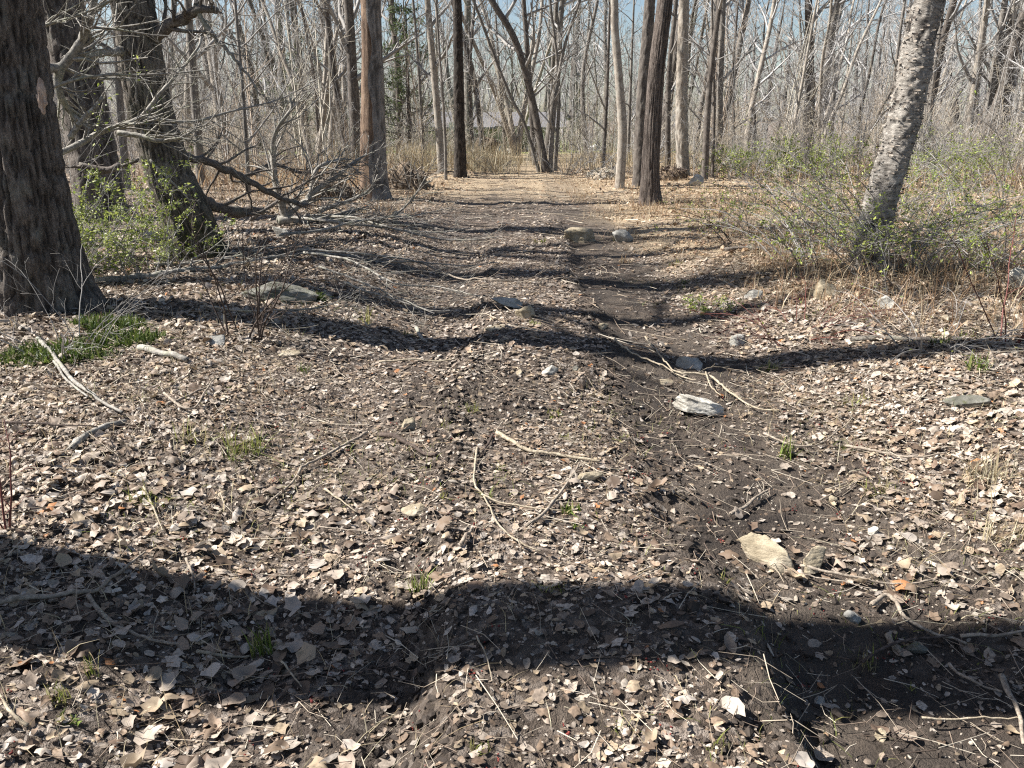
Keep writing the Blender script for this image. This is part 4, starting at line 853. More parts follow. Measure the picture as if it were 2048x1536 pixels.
# ------------------------------------------------------------------ sticks and fallen branches
def branch(name, pxs, wpx, label, mat='stick', lift=0.01, nsub=0, sub_len=.25, seed=0, wend=.5, cat="stick", Y=None, k=7, group=None, up=0.02, nsub2=2, flat=.3):
    if Y is None: P = np.array([on_ground(*q) for q in pxs])
    else: P = np.array([at(q[0], q[1], yy) for q, yy in zip(pxs, Y if isinstance(Y, (list, tuple)) else [Y] * len(pxs))])
    d = np.linalg.norm(P.mean(0) - [0, 0, CAMZ]); r = wpx * (.92 if 'limb' in name or 'branch' in name else .78) * d / FPX / 2
    n = max(14, len(P) * 5); P = resample(P, n); rng = np.random.default_rng(seed + 500)
    L = np.linalg.norm(np.diff(P, axis=0), axis=1).sum(); P = P + np.cumsum(rng.normal(size=P.shape), 0) * L * .0012
    R = r * np.linspace(1, wend, n) * (1 + .08 * rng.normal(size=n))
    if Y is None:
        g = ground_h(P[:, 0], P[:, 1]); ker = np.ones(5) / 5; g = np.maximum(g, np.convolve(np.pad(g, 2, 'edge'), ker, 'valid')); P[:, 2] = g + R * .7 + lift
    else:
        P[:, 2] = np.maximum(P[:, 2], ground_h(P[:, 0], P[:, 1]) + R * .8 + .015)
    b = P[0].copy(); b[2] = min(b[2], gz(b[0], b[1]) + 5)
    e = nrm((P[-1:] - P[-2:-1])); e0 = nrm(P[:1] - P[1:2])
    PC = np.concatenate([P[:1] + e0 * R[0] * .3, P, P[-1:] + e * R[-1] * .3]); RC = np.concatenate([[R[0] * .35], R, [R[-1] * .35]])
    lst = [tubes(PC, RC, k)]
    if nsub:
        P2, R2 = grow(P[None], R[None], int(nsub * 1.4), .1, 1.0, .7, sub_len, 6, .42, .2, up, rng, max(.0015, r * .12), flat=flat)
        if Y is None: P2[..., 2] = np.maximum(P2[..., 2], ground_h(P2[..., 0], P2[..., 1]) + .01)
        lst.append(tubes(P2, R2, 4))
        if nsub2:
            P3, R3 = grow(P2, R2, nsub2, .2, 1.0, .7, seglen(P2) * .5, 5, .6, .13, up, rng, max(.0012, r * .08), flat=flat)
            P2[..., 2] = P2[..., 2]; P3[..., 2] = np.maximum(P3[..., 2], ground_h(P3[..., 0], P3[..., 1]) + .01); lst.append(tubes(P3, R3, 3))
    V, Q = cat_mesh(lst); o = link(name, mesh_np(name, V - b, Q), M[mat], None, b); return tag(o, label, cat, group)
S = branch
S("stick", [(0, 1221), (89, 1212), (179, 1198), (210, 1190), (268, 1136), (295, 1113)], 14, "forked pale stick reaching in from the left edge", wend=.35, lift=.02, seed=1)
S("stick", [(179, 1203), (214, 1248), (268, 1279), (357, 1303)], 11, "long fork of the pale left stick running down the leaves", seed=2, lift=.015)
S("stick", [(735, 875), (700, 895), (616, 939), (594, 966), (570, 993), (536, 1020)], 9, "curved bare stick on leaves with a few side twigs", nsub=4, seed=3, lift=.02)
S("stick", [(994, 872), (1052, 904), (1119, 917), (1199, 930)], 12, "yellowish lichen-covered stick on the middle ridge", 'stick_tan', seed=4)
S("stick", [(954, 905), (949, 975), (972, 1006), (994, 1055), (1030, 1091), (1079, 1114)], 7, "thin S-curved pale twig running down the middle ridge", 'stick_tan', seed=5, lift=.02)
S("stick", [(963, 1000), (1007, 1018), (1088, 1029), (1124, 1033)], 6, "thin twig crossing the S-curved one", 'stick_tan', seed=6, lift=.025)
S("stick", [(1052, 1064), (1088, 1038), (1124, 993), (1146, 957), (1159, 935)], 9, "grey stick slanting up beside the rosette plant", 'stick', seed=7, lift=.02)
S("stick", [(922, 1096), (945, 1064)], 12, "short thick broken stick on the ridge flank", 'stick', seed=8)
S("stick", [(985, 878), (975, 895), (962, 912)], 8, "short dark stick at the top of the S-curved twig", 'stick_dark', seed=9)
S("root", [(760, 878), (800, 886), (829, 899), (873, 917)], 14, "dark reddish root lying in bare soil", 'stick_dark', seed=10, cat="root")
S("stick", [(954, 1283), (972, 1323), (985, 1382)], 5, "thin tan stalk standing out on the near leaves", 'stick_tan', seed=11, lift=.02)
S("stick", [(759, 735), (855, 733), (913, 725)], 6, "straight tan twig across the left rut shadow", 'stick_tan', seed=12, lift=.03)
S("stick", [(833, 664), (841, 680), (855, 690)], 12, "short pale log piece upright in the left rut", 'limb', seed=13, lift=.02)
S("stick", [(1348, 757), (1416, 762), (1451, 793), (1502, 824), (1553, 837)], 7, "bent tan branch past the pale slab", 'stick_tan', seed=14, lift=.03, nsub=3)
S("stick", [(1690, 901), (1758, 916), (1826, 923), (1895, 913)], 7, "long dark bowed stick on the right bank leaves", 'stick', seed=15, lift=.02)
S("stick", [(1598, 1145), (1705, 1167), (1795, 1180), (1862, 1178)], 7, "straight stick bridging debris below the split rock", 'stick', seed=16, lift=.025)
S("stick", [(1570, 1150), (1650, 1172), (1740, 1190)], 5, "thinner twig lying along the debris stick", 'stick', seed=17, lift=.02)
S("stick", [(1741, 1221), (1768, 1207), (1790, 1216), (1808, 1252), (1862, 1279), (1929, 1301)], 11, "hooked grey stick dipping into the shaded mud", 'stick', seed=18, lift=.02)
S("stick", [(1915, 1297), (1973, 1288), (2048, 1285)], 9, "pale stick running out of the right edge", 'stick', seed=19, lift=.03)
S("stick", [(1772, 1283), (1800, 1320)], 16, "stubby broken stick in the shaded mud", 'stick', seed=20)
S("stick", [(1839, 1457), (1940, 1460), (2060, 1458)], 5, "thin straight twig near the lower right corner", 'stick_tan', seed=21, lift=.03)
S("stick", [(1996, 1377), (2027, 1431), (2040, 1511)], 13, "thick curved stick at the lower right corner", 'stick', seed=22, lift=.03)
S("stick", [(1460, 1038), (1504, 1015), (1540, 988)], 9, "grey stick on debris at the rut rim", 'stick', seed=23, lift=.02)
S("stick", [(1893, 1346), (1942, 1377), (2000, 1395)], 8, "grey stick continuing from the crossed sticks", 'stick', seed=24, lift=.02)
S("stick", [(1720, 1350), (1800, 1305), (1905, 1290)], 8, "stick crossing under the hooked grey one", 'stick_dark', seed=25, lift=.03)
S("stick", [(79, 690), (113, 728), (164, 786), (205, 814), (253, 841)], 12, "pale branch lying down the left slope", 'limb', seed=26, lift=.03, nsub=4)
S("stick", [(110, 735), (135, 770), (180, 805)], 7, "thin pale side branch beside the left slope branch", 'limb', seed=27, lift=.03)
S("log", [(147, 909), (191, 872), (253, 848)], 17, "short thick grey branch piece on the left leaves", 'limb', seed=28, wend=.7, cat="log")
S("log", [(280, 704), (320, 714), (376, 730)], 17, "short birch-grey log on the green moss", 'limb', seed=29, wend=.8, cat="log")
S("stick", [(330, 800), (385, 830), (430, 770)], 6, "thin kinked twig on the left leaves", 'stick', seed=30, lift=.03)
S("stick", [(335, 822), (380, 800), (420, 780)], 8, "grey stick crossing the kinked twig", 'stick', seed=31, lift=.02)
S("stick", [(640, 1065), (700, 1072), (770, 1080)], 4, "fine straight twig on the near left leaves", 'stick', seed=32, lift=.02)
S("stick", [(650, 990), (690, 1020), (715, 1035)], 6, "short pale twig on the left rut edge", 'stick_tan', seed=33, lift=.02)
S("stick", [(375, 1135), (388, 1165), (392, 1195)], 7, "short upright grey twig in the shadow band", 'stick', seed=34, lift=.02)
S("stick", [(290, 985), (305, 1020), (328, 1075)], 6, "bleached twig among the left leaves", 'stick_tan', seed=35, lift=.02)
S("stick", [(395, 1310), (450, 1322), (500, 1318)], 9, "tan stick lying near the grass clump", 'stick_tan', seed=36, lift=.01)
S("stick", [(565, 1345), (585, 1370), (605, 1393)], 6, "tan twig leaning on a clod left of the ridge", 'stick_tan', seed=37, lift=.03)
S("stick", [(345, 1425), (420, 1405), (545, 1395)], 5, "fine dark twig on the near soil", 'stick_dark', seed=38, lift=.02)
S("stick", [(0, 868), (90, 872), (200, 880)], 6, "dark straight stick at the left edge", 'stick_dark', seed=39, lift=.06)
S("stick", [(60, 1470), (25, 1440), (0, 1400)], 8, "stick in the lower left corner", 'stick_tan', seed=40, lift=.02)
S("log", [(-5, 590), (85, 550), (145, 508)], 22, "leaning grey log at the foot of the massive wounded trunk", 'limb', Y=[6.0, 6.2, 6.5], seed=41, wend=.7, cat="log")
S("log", [(1450, 505), (1500, 500), (1590, 515), (1660, 525)], 12, "dark dead log in the weeds below the thorn bush", 'limb_dark', seed=42, cat="log")
S("log", [(1700, 690), (1790, 685), (1880, 688)], 16, "dark low log lying in shadow on the right bank", 'limb_dark', seed=43, cat="log")
S("stick", [(1960, 470), (1985, 530), (2000, 570)], 14, "dark broken stub leaning at the right", 'limb_dark', Y=8.0, seed=44)
S("stick", [(1900, 530), (1930, 570), (1975, 605), (2000, 660)], 6, "pale thin branch arching in the right weeds", 'limb', Y=[7.4, 7.3, 7.1, 6.6], seed=45, nsub=5)
S("stick", [(1550, 495), (1580, 510), (1640, 520), (1660, 522)], 7, "pale bent stick under the thorn bush", 'limb', seed=46, lift=.06)
S("stick", [(1640, 520), (1740, 512), (1800, 530), (1850, 570)], 6, "long pale stick curving below the birch foot", 'limb', Y=[8.8, 8.3, 7.8, 7.2], seed=47, nsub=5)
S("stick", [(1830, 460), (1825, 520), (1822, 560)], 8, "bleached upright stick right of the birch foot", 'limb', Y=7.9, seed=48)
S("stump", [(1888, 645), (1884, 690)], 18, "short broken post stump among the right weeds", 'stick_tan', Y=5.6, seed=49, cat="stump", wend=1.2)
S("stick", [(1230, 690), (1270, 720), (1330, 745), (1390, 770)], 6, "thin tan twig sliding into the right rut", 'stick_tan', seed=50, lift=.03)
S("stick", [(1410, 760), (1420, 790), (1440, 810)], 5, "twig leaning on the pale slab", 'stick_tan', seed=51, lift=.05)
S("stick", [(1120, 1010), (1075, 1050), (1050, 1075)], 4, "fine twig by the rosette plant", 'stick', seed=52, lift=.02)
S("stick", [(1290, 690), (1330, 740), (1370, 765)], 6, "forked dry twig over the shaded rut", 'stick_tan', seed=53, lift=.05)
S("stick", [(1640, 1010), (1690, 985), (1730, 965)], 4, "fine twig on bare mud under the leafy bank", 'stick', seed=54, lift=.02)
S("stick", [(1525, 880), (1610, 905), (1680, 870), (1705, 845)], 5, "crooked twig on the right leaf bank", 'stick', seed=55, lift=.03)

# fallen tree top left of the track: grey limbs spread over the ground
F = "broken limbs of the fallen tree top"
S("fallen_limb", [(195, 586), (273, 578), (342, 567), (427, 554), (492, 547), (533, 533), (581, 526), (700, 528), (790, 534)], 13, "long grey limb lying across from the massive trunk to the track", 'limb', Y=[7.0, 7.2, 7.4, 7.7, 7.9, 8.2, 8.5, 8.6, 8.6], nsub=16, sub_len=.9, seed=60, wend=.3, cat="branch", group=F, nsub2=4)
S("fallen_limb", [(300, 560), (380, 545), (440, 525), (520, 500), (600, 490)], 8, "thin grey limb just above the long lying one", 'limb', Y=[7.8, 8, 8.3, 8.6, 8.9], nsub=12, sub_len=.8, seed=61, wend=.3, cat="branch", group=F, nsub2=4)
S("fallen_limb", [(560, 472), (574, 444), (567, 420), (554, 376), (547, 325), (547, 273), (564, 239), (581, 215), (577, 195)], 19, "pale sinuous limb standing upright from the fallen top", 'limb', Y=[11.3, 11.3, 11.3, 11.2, 11.2, 11.1, 11, 11, 11], nsub=13, sub_len=.9, seed=62, wend=.25, cat="branch", group=F, nsub2=4)
S("fallen_limb", [(572, 432), (600, 408), (618, 395), (629, 345), (650, 328), (690, 318)], 14, "pale limb forking up to the dead trunk", 'limb', Y=[11.3, 11.4, 11.5, 11.6, 11.7, 12], nsub=10, sub_len=.9, seed=63, wend=.4, cat="branch", group=F, nsub2=4)
S("fallen_limb", [(615, 398), (640, 375), (666, 359), (700, 332), (735, 310)], 12, "pale limb rising just in front of the dead trunk", 'limb', Y=[11.5, 11.6, 11.8, 12, 12.2], nsub=9, sub_len=.8, seed=64, wend=.4, cat="branch", group=F, nsub2=4)
S("fallen_limb", [(560, 462), (615, 458), (660, 445), (708, 420)], 17, "thick snapped limb with splintered end near the dead trunk", 'limb', Y=[11.2, 11.4, 11.8, 12.2], nsub=6, sub_len=.7, seed=65, wend=.8, cat="branch", group=F, nsub2=4)
S("fallen_limb", [(640, 420), (700, 402), (740, 378), (757, 345), (752, 330)], 11, "limb hooking upward at the dead trunk foot", 'limb', Y=[12.4, 12.6, 12.8, 12.8, 12.8], nsub=8, sub_len=.7, seed=66, wend=.3, cat="branch", group=F, nsub2=4)
S("fallen_limb", [(640, 442), (750, 438), (795, 424), (828, 392), (852, 352)], 9, "slender limb sweeping out over the track side", 'limb', Y=[11.3, 11.3, 11.3, 11.3, 11.3], nsub=14, sub_len=.9, seed=67, wend=.3, cat="branch", group=F, nsub2=4)
S("fallen_limb", [(790, 424), (791, 445), (790, 462)], 13, "short upright pale stub under the slender limb", 'limb', Y=[11.3, 11.3, 11.3], seed=68, wend=1, cat="branch", group=F)
S("fallen_limb", [(580, 450), (680, 462), (760, 470), (860, 480), (940, 470)], 7, "thin limb trailing low toward the middle of the track", 'limb', lift=0.10, nsub=14, sub_len=.9, seed=69, wend=.3, cat="branch", group=F, nsub2=4)
S("fallen_limb", [(610, 530), (700, 545), (790, 590), (880, 600), (960, 615)], 6, "thin forked branch fanning out over the left rut", 'limb', lift=0.12, nsub=12, sub_len=.8, seed=70, wend=.3, cat="branch", group=F, nsub2=4)
S("fallen_limb", [(690, 585), (760, 610), (850, 640), (900, 642)], 6, "thin bent branch below the forked one", 'limb', lift=0.08, nsub=9, sub_len=.6, seed=71, wend=.3, cat="branch", group=F, nsub2=3)
S("fallen_limb", [(500, 440), (560, 400), (640, 350), (720, 325)], 8, "dark limb crossing the pale upright one", 'limb_dark', Y=[10.8, 11, 11.5, 12], nsub=12, sub_len=.9, seed=72, wend=.3, cat="branch", group=F, nsub2=4)
S("fallen_limb", [(500, 350), (545, 330), (600, 345), (680, 350), (720, 380)], 9, "low dark limb behind the pale upright one", 'limb_dark', Y=[11.8, 12, 12, 12.2, 12.4], nsub=12, sub_len=.9, seed=73, wend=.3, cat="branch", group=F, nsub2=4)
S("fallen_limb", [(780, 540), (850, 545), (950, 580), (1050, 575), (1080, 560)], 5, "fine twiggy branch end reaching the middle ridge", 'stick', lift=0.08, nsub=8, sub_len=.5, seed=74, wend=.3, cat="branch", group=F, nsub2=3)
S("fallen_limb", [(600, 520), (700, 526), (800, 536), (900, 548), (1000, 545)], 5, "pale twig lying straight toward the dark cut of the rut", 'limb', lift=.10, nsub=12, sub_len=.7, seed=75, wend=.3, cat="branch", group=F, nsub2=4)
S("fallen_limb", [(640, 556), (730, 590), (800, 620), (870, 652)], 5, "slanting pale twig over the leaves of the left rut", 'limb', lift=.10, nsub=12, sub_len=.7, seed=76, wend=.3, cat="branch", group=F, nsub2=4)
S("fallen_limb", [(660, 452), (760, 470), (850, 492), (930, 500), (1000, 492)], 6, "pale twig crossing the shadow near the stub", 'limb', lift=.12, nsub=12, sub_len=.9, seed=77, wend=.3, cat="branch", group=F, nsub2=4)
S("fallen_limb", [(560, 500), (640, 490), (720, 470), (830, 455), (900, 440)], 6, "pale twig rising along the shaded leaf bank", 'limb', lift=.16, nsub=12, sub_len=.9, seed=78, wend=.3, cat="branch", group=F, nsub2=4)
S("fallen_limb", [(420, 640), (520, 650), (640, 640), (700, 610)], 5, "thin pale twig arching before the dark stems", 'limb', lift=.10, nsub=10, sub_len=.6, seed=79, wend=.3, cat="branch", group=F, nsub2=4)
# hanging and broken branches at the far left
H_ = "broken branches around the big left trunks"
S("broken_branch", [(90, 137), (120, 135), (137, 118), (155, 92), (172, 62), (186, 15), (192, -30)], 18, "mossy lit branch curving up between the two big left trunks", 'limb', Y=[7.2, 7.3, 7.3, 7.3, 7.3, 7.2, 7.2], nsub=12, sub_len=.8, seed=80, wend=.6, cat="branch", group=H_, nsub2=4)
S("broken_branch", [(125, 130), (115, 160), (120, 190), (138, 220), (155, 240)], 15, "short hanging broken branch below the mossy curving one", 'limb', Y=[7.3, 7.3, 7.3, 7.4, 7.4], nsub=8, sub_len=.6, seed=81, wend=.6, cat="branch", group=H_, nsub2=4)
S("broken_branch", [(106, 312), (164, 284), (218, 256), (284, 232), (321, 185), (355, 147), (393, 99), (400, 75)], 11, "long bare branch slanting up across the leaning mossy trunk", 'limb', Y=[7.3, 7.4, 7.5, 7.6, 7.7, 7.8, 7.9, 8], nsub=14, sub_len=.9, seed=82, wend=.4, cat="branch", group=H_, nsub2=4)
S("broken_branch", [(235, 265), (280, 272), (310, 280), (350, 276), (380, 262), (398, 245)], 11, "greenish branch bowing in front of the leaning mossy trunk", 'limb', Y=[7.8] * 6, nsub=10, sub_len=.8, seed=83, wend=.4, cat="branch", group=H_, nsub2=4)
S("broken_branch", [(92, 180), (150, 160), (210, 150), (310, 150), (420, 142)], 6, "thin horizontal branch across both left trunks", 'limb', Y=[7.2, 7.2, 7.3, 7.4, 7.5], nsub=12, sub_len=.7, seed=84, wend=.4, cat="branch", group=H_, nsub2=4)
S("broken_branch", [(290, 235), (380, 243), (470, 222), (560, 200), (620, 170)], 6, "thin branch reaching out toward the pale upright limb", 'limb', Y=[8, 8.2, 8.5, 9, 9.2], nsub=14, sub_len=.8, seed=85, wend=.3, cat="branch", group=H_, nsub2=4)
S("broken_branch", [(140, 275), (165, 240), (190, 215), (205, 195)], 12, "splintered pale branch tip pointing up by the trunks", 'limb', Y=[7.2] * 4, nsub=3, seed=86, wend=.5, cat="branch", group=H_)
S("broken_branch", [(240, 330), (215, 340), (160, 330), (190, 345), (280, 318)], 12, "dark branch behind the leafy bush", 'limb_dark', Y=[9.5] * 5, nsub=8, seed=87, cat="branch", group=H_)
S("broken_branch", [(60, 60), (110, 45), (160, 30), (235, -5)], 6, "thin twig spray over the top left", 'limb', Y=[6.8] * 4, nsub=12, sub_len=.7, seed=88, cat="branch", group=H_, nsub2=4)
S("broken_branch", [(300, 320), (330, 350), (360, 380), (380, 402)], 5, "thin pale twig hanging before the mossy foot", 'limb', Y=[8.5] * 4, nsub=5, seed=89, cat="branch", group=H_)

# ------------------------------------------------------------------ bushes
GREEN = np.array([(.31, .36, .08), (.23, .285, .06), (.42, .45, .13), (.17, .215, .05), (.34, .32, .11)])
FRESH = np.array([(.34, .40, .07), (.25, .32, .055), (.44, .48, .12), (.19, .25, .05)])
def bush(name, px, py, hpx, wpx, label, seed, leaves=900, leaf=.011, stems=16, arch=.35, mat='twig', Y=None, pal=GREEN, cat="bush", group=None, n2=7, n3=4, stemr=.005, zlo=.1):
    b = on_ground(px, py)
    if Y: b = at(px, py, Y); b[2] = gz(b[0], b[1])
    d = np.linalg.norm(b - [0, 0, CAMZ]); H = hpx * d / FPX; W = wpx * d / FPX; rng = np.random.default_rng(seed)
    a = rng.random(stems) * 6.283; rad = np.sqrt(rng.random(stems)) * W * .30; p = np.stack([rad * np.cos(a), rad * np.sin(a), 0 * a], -1)
    p[:, 2] = ground_h(p[:, 0] + b[0], p[:, 1] + b[1]) - b[2] - .02
    dirn = nrm(np.stack([np.cos(a) * arch + .25 * rng.normal(size=stems), np.sin(a) * arch + .25 * rng.normal(size=stems), np.ones(stems)], -1)); L = H * rng.uniform(.65, 1.25, stems); pts = [p]; m = 10
    out = nrm(np.stack([np.cos(a), np.sin(a), 0 * a], -1) + .5 * rng.normal(size=(stems, 3)) * [1, 1, 0])
    for i in range(m - 1):
        dirn = nrm(dirn + .07 * rng.normal(size=dirn.shape) + out * arch * .22 - np.array([0, 0, arch * .16 * i / m])); p = p + dirn * (L / (m - 1))[:, None]; pts.append(p)
    P = np.stack(pts, 1); R = np.linspace(1, .35, m)[None] * (stemr * rng.uniform(.7, 1.3, stems))[:, None]
    P1, R1 = grow(P, R, n2, .12, 1, .75, L * .33, 6, .6, .14, .02, rng, stemr * .28); P2, R2 = grow(P1, R1, n3, .15, 1, .8, seglen(P1) * .5, 3, .7, .14, .02, rng, stemr * .22)
    if name in ('leafy_bush', 'thorn_bush') and pal is GREEN: pal = FRESH
    rt = root(name, b, label, cat, group); V, Q = cat_mesh([tubes(P, R, 5), tubes(P1, R1, 3), tubes(P2, R2, 3)]); link("stems", mesh_np("stems", V, Q), M[mat], rt)
    if leaves:
        A = np.concatenate([P2.reshape(-1, 3), P1[:, 2:].reshape(-1, 3)]); A = A[A[:, 2] > zlo * H]; c = A[rng.integers(len(A), size=leaves)] + rng.normal(0, leaf * .8, (leaves, 3)); Rm = orient(rng, leaves, .9); s = leaf * rng.uniform(.5, 1.3, leaves)
        q0 = np.array([(-1, 0, 0), (0, -.5, .12), (1, 0, 0), (0, .5, .12)]); q = np.einsum('nij,vj->nvi', Rm, q0) * s[:, None, None] + c[:, None]
        link("leaves", mesh_np("leaves", q.reshape(-1, 3), np.arange(leaves * 4).reshape(-1, 4), smooth=False, attrs={"tint": np.repeat(pal[rng.integers(len(pal), size=leaves)] * rng.uniform(.7, 1.2, (leaves, 1)), 4, 0)}), M['green'], rt)
    return rt
bush("leafy_bush", 190, 540, 190, 190, "yellow-green budding bush between the two big left trunks", 1, 5200, .019, 26, .3, stemr=.006)
bush("leafy_bush", 300, 560, 150, 150, "sparser green bush in front of the mossy foot", 2, 2000, .017, 16, .4)
bush("leafy_bush", 60, 600, 340, 150, "tall thin budding stems before the massive wounded trunk", 3, 900, .017, 11, .25, stemr=.004)
bush("bare_shrub", 495, 670, 250, 130, "dark reddish bare stems rising in front of the mossy boulder", 4, 0, .01, 9, .25, 'stick_dark', n2=6, n3=3, stemr=.007)
bush("bare_shrub", 140, 700, 200, 200, "thin bare brown stems on the left bank", 5, 0, .01, 12, .5, 'twig', n2=5, n3=3, stemr=.004)
bush("bare_shrub", 20, 1080, 260, 120, "red-brown canes at the left edge", 6, 0, .01, 4, .4, 'cane', n2=3, n3=2, stemr=.004)
bush("thorn_bush", 1640, 520, 260, 330, "arching thorn bush with small green leaves left of the birch foot", 10, 2900, .017, 38, .75, stemr=.006, mat='twig')
bush("thorn_bush", 1800, 545, 270, 260, "dense green thorn bush wrapping the birch foot", 11, 3000, .017, 32, .6, stemr=.006)
bush("thorn_bush", 1930, 540, 270, 320, "broad arching thorn bush right of the birch", 12, 2700, .017, 38, .75, stemr=.006)
bush("thorn_bush", 1520, 480, 180, 220, "loose dark arching canes at the clearing side of the thicket", 13, 700, .016, 20, .8, stemr=.006, mat='stick_dark')
bush("thorn_bush", 2010, 440, 220, 260, "green thicket against the right picture edge", 14, 2200, .02, 20, .6, stemr=.008)
bush("thorn_bush", 1730, 430, 190, 260, "green brush behind the birch", 15, 2000, .022, 18, .6, stemr=.008)
bush("red_cane_shrub", 2030, 690, 320, 80, "tall dark red canes at the right edge", 16, 0, .01, 6, .25, 'cane', n2=2, n3=2, stemr=.006)
bush("bare_shrub", 1600, 660, 170, 260, "rusty bare twigs over the right bank", 17, 60, .012, 18, .9, 'cane', n2=6, n3=4, stemr=.003)
bush("bare_shrub", 1860, 690, 180, 260, "tangle of rusty dry stems round the post stump", 18, 80, .012, 18, .9, 'twig', n2=6, n3=4, stemr=.003)
bush("leafy_bush", 1410, 620, 44, 70, "small green plant at the shadow end on the right bank", 19, 420, .014, 10, .6, stemr=.003)
bush("leafy_bush", 1500, 355, 70, 170, "fresh green low bush at the clearing edge", 20, 2100, .035, 22, .5, stemr=.01, zlo=.05)
bush("leafy_bush", 1590, 350, 85, 130, "fresh green taller bush behind the slanting pale sapling", 21, 2100, .035, 20, .5, stemr=.01, zlo=.05)
bush("leafy_bush", 1680, 360, 90, 170, "pale green bush left of the birch stem", 22, 1900, .035, 20, .5, stemr=.01, zlo=.05)
bush("leafy_bush", 1890, 360, 90, 190, "fresh green bush just right of the birch stem", 23, 2100, .035, 22, .5, stemr=.01, zlo=.05)
bush("leafy_bush", 2030, 350, 80, 170, "fresh green bush far right behind the thicket", 24, 1800, .035, 20, .5, stemr=.01, zlo=.05)
bush("leafy_bush", 520, 335, 60, 130, "yellowish bush behind the fallen limbs", 25, 700, .03, 18, .5, stemr=.01, pal=STRAW)
# grey-brown brush at the end of the track
for i, (px, py, h, w, lb) in enumerate([(1180, 338, 80, 160, "grey twiggy brush right of the stem clump"), (1255, 345, 70, 120, "grey twiggy brush behind the pale pole trunk"), (1130, 345, 70, 90, "dark brush at the stem clump's foot"), (1440, 345, 80, 140, "tan brush behind the slim leaning dark trunk"),
                                    (640, 365, 90, 160, "brown brush left of the dead trunk"), (470, 365, 70, 140, "brown brush before the pale straight trunk"), (300, 430, 80, 160, "grey brush between the left trunks"), (850, 345, 70, 90, "tan twigs by the pale-edged trunk"), (1000, 345, 50, 100, "tan twigs right of the black trunk"), (1560, 400, 60, 160, "brown brush on the clearing's right side")]):
    bush("bare_shrub", px, py, h, w, lb, 40 + i, 0, .02, 18, .6, 'twig_far' if i < 2 else 'twig', n2=6, n3=3, stemr=.008)

# ------------------------------------------------------------------ mounds, piles, stumps
def mound(name, px, py, wpx, hpx, label, seed, mat, cat, sticks=60, smat='stick_dark', leafn=0):
    b = on_ground(px, py); d = np.linalg.norm(b - [0, 0, CAMZ]); W = wpx * d / FPX / 2; H = hpx * d / FPX; b = b + [0, W * .6, 0]; b[2] = gz(b[0], b[1]); rng = np.random.default_rng(seed); V, T = ICO[4]; V = V.copy()
    V = V * (1 + .3 * vn3(V[:, 0] * 1.7 + seed, V[:, 1] * 1.7, V[:, 2] * 1.7) + .16 * vn3(V[:, 0] * 5 + seed, V[:, 1] * 5, V[:, 2] * 5) + .08 * vn3(V[:, 0] * 12, V[:, 1] * 12 + seed, V[:, 2] * 12))[:, None] * np.array([W, W * .7, H * .9])
    rt = root(name, b, label, cat); link("heap", mesh_np("heap", V, None, T), M[mat], rt)
    s = V[(V[:, 2] > 0)]; s = s[rng.integers(len(s), size=sticks)]; L = W * rng.uniform(.25, .8, sticks); dr = nrm(rng.normal(size=(sticks, 3)) + nrm(s) * .8); t = np.linspace(-.5, .5, 5)
    P = s[:, None] + dr[:, None] * (L[:, None] * t)[..., None] + .05 * L[:, None, None] * rng.normal(size=(sticks, 5, 3)); V2, Q2 = tubes(P, np.full((sticks, 5), .012) * rng.uniform(.4, 1.5, (sticks, 1)), 4); link("sticks", mesh_np("sticks", V2, Q2), M[smat], rt)
    return rt
M['soil_heap'] = plain_mat("soil_heap", (0.05, 0.034, 0.022), (0.24, 0.175, 0.115), 14, bstr=1.0, bdist=.06)
M['straw_heap'] = plain_mat("straw_heap", (0.16, 0.12, 0.08), (0.46, 0.39, 0.30), 16, bstr=1.0, bdist=.05)
mound("root_mound", 808, 380, 100, 46, "brown tangled root mound right of the dead trunk", 1, 'soil_heap', "mound", 160, 'stick')
mound("root_mound", 660, 400, 90, 40, "low dark brush heap left of the dead trunk", 2, 'soil_heap', "mound", 140, 'stick')
mound("uprooted_stump", 1345, 362, 60, 26, "dark uprooted stump between the mottled trunk and the whitish rock", 3, 'soil_heap', "stump", 90, 'stick_dark')
mound("leaf_heap", 1212, 360, 70, 20, "pale heap of dead leaves and sticks by the pole trunk", 4, 'straw_heap', "heap", 120, 'limb')
mound("brush_pile", 972, 306, 46, 30, "dark brown brush pile near the blue tarp", 5, 'soil_heap', "brush pile", 120, 'stick_dark')
M['moss'] = plain_mat("moss", (0.03, 0.045, 0.008), (0.09, 0.12, 0.022), 30, bstr=1, bdist=.02)
def moss_patch(px, py, wpx, hpx, label, seed):
    b = on_ground(px, py); d = np.linalg.norm(b - [0, 0, CAMZ]); W = wpx * d / FPX / 2; rng = np.random.default_rng(seed); n = 1500; a = rng.random(n) * 6.283; r = np.sqrt(rng.random(n)) * W * (1 + .3 * vn2(np.cos(a) * 2, np.sin(a) * 2, seed)); x = b[0] + r * np.cos(a); y = b[1] + r * np.sin(a) * .55
    V, Q, T = blades(x, y, rng.uniform(.03, .11, n), 1.0, .006, np.array([(.05, .085, .015), (.10, .14, .025), (.04, .065, .012), (.14, .17, .04)]), rng)
    tag(link("moss_patch", mesh_np("moss_patch", V - b, Q, smooth=False, attrs={"tint": T}), M['green'], None, b), label, "moss")
moss_patch(100, 715, 190, 40, "dark green feathery moss carpet at the left edge", 1); moss_patch(260, 690, 150, 40, "green mossy carpet above the birch-grey log", 2); moss_patch(215, 650, 110, 30, "small moss strip at the massive trunk's foot", 3); moss_patch(625, 600, 40, 20, "yellowish moss on the boulder's end", 4)

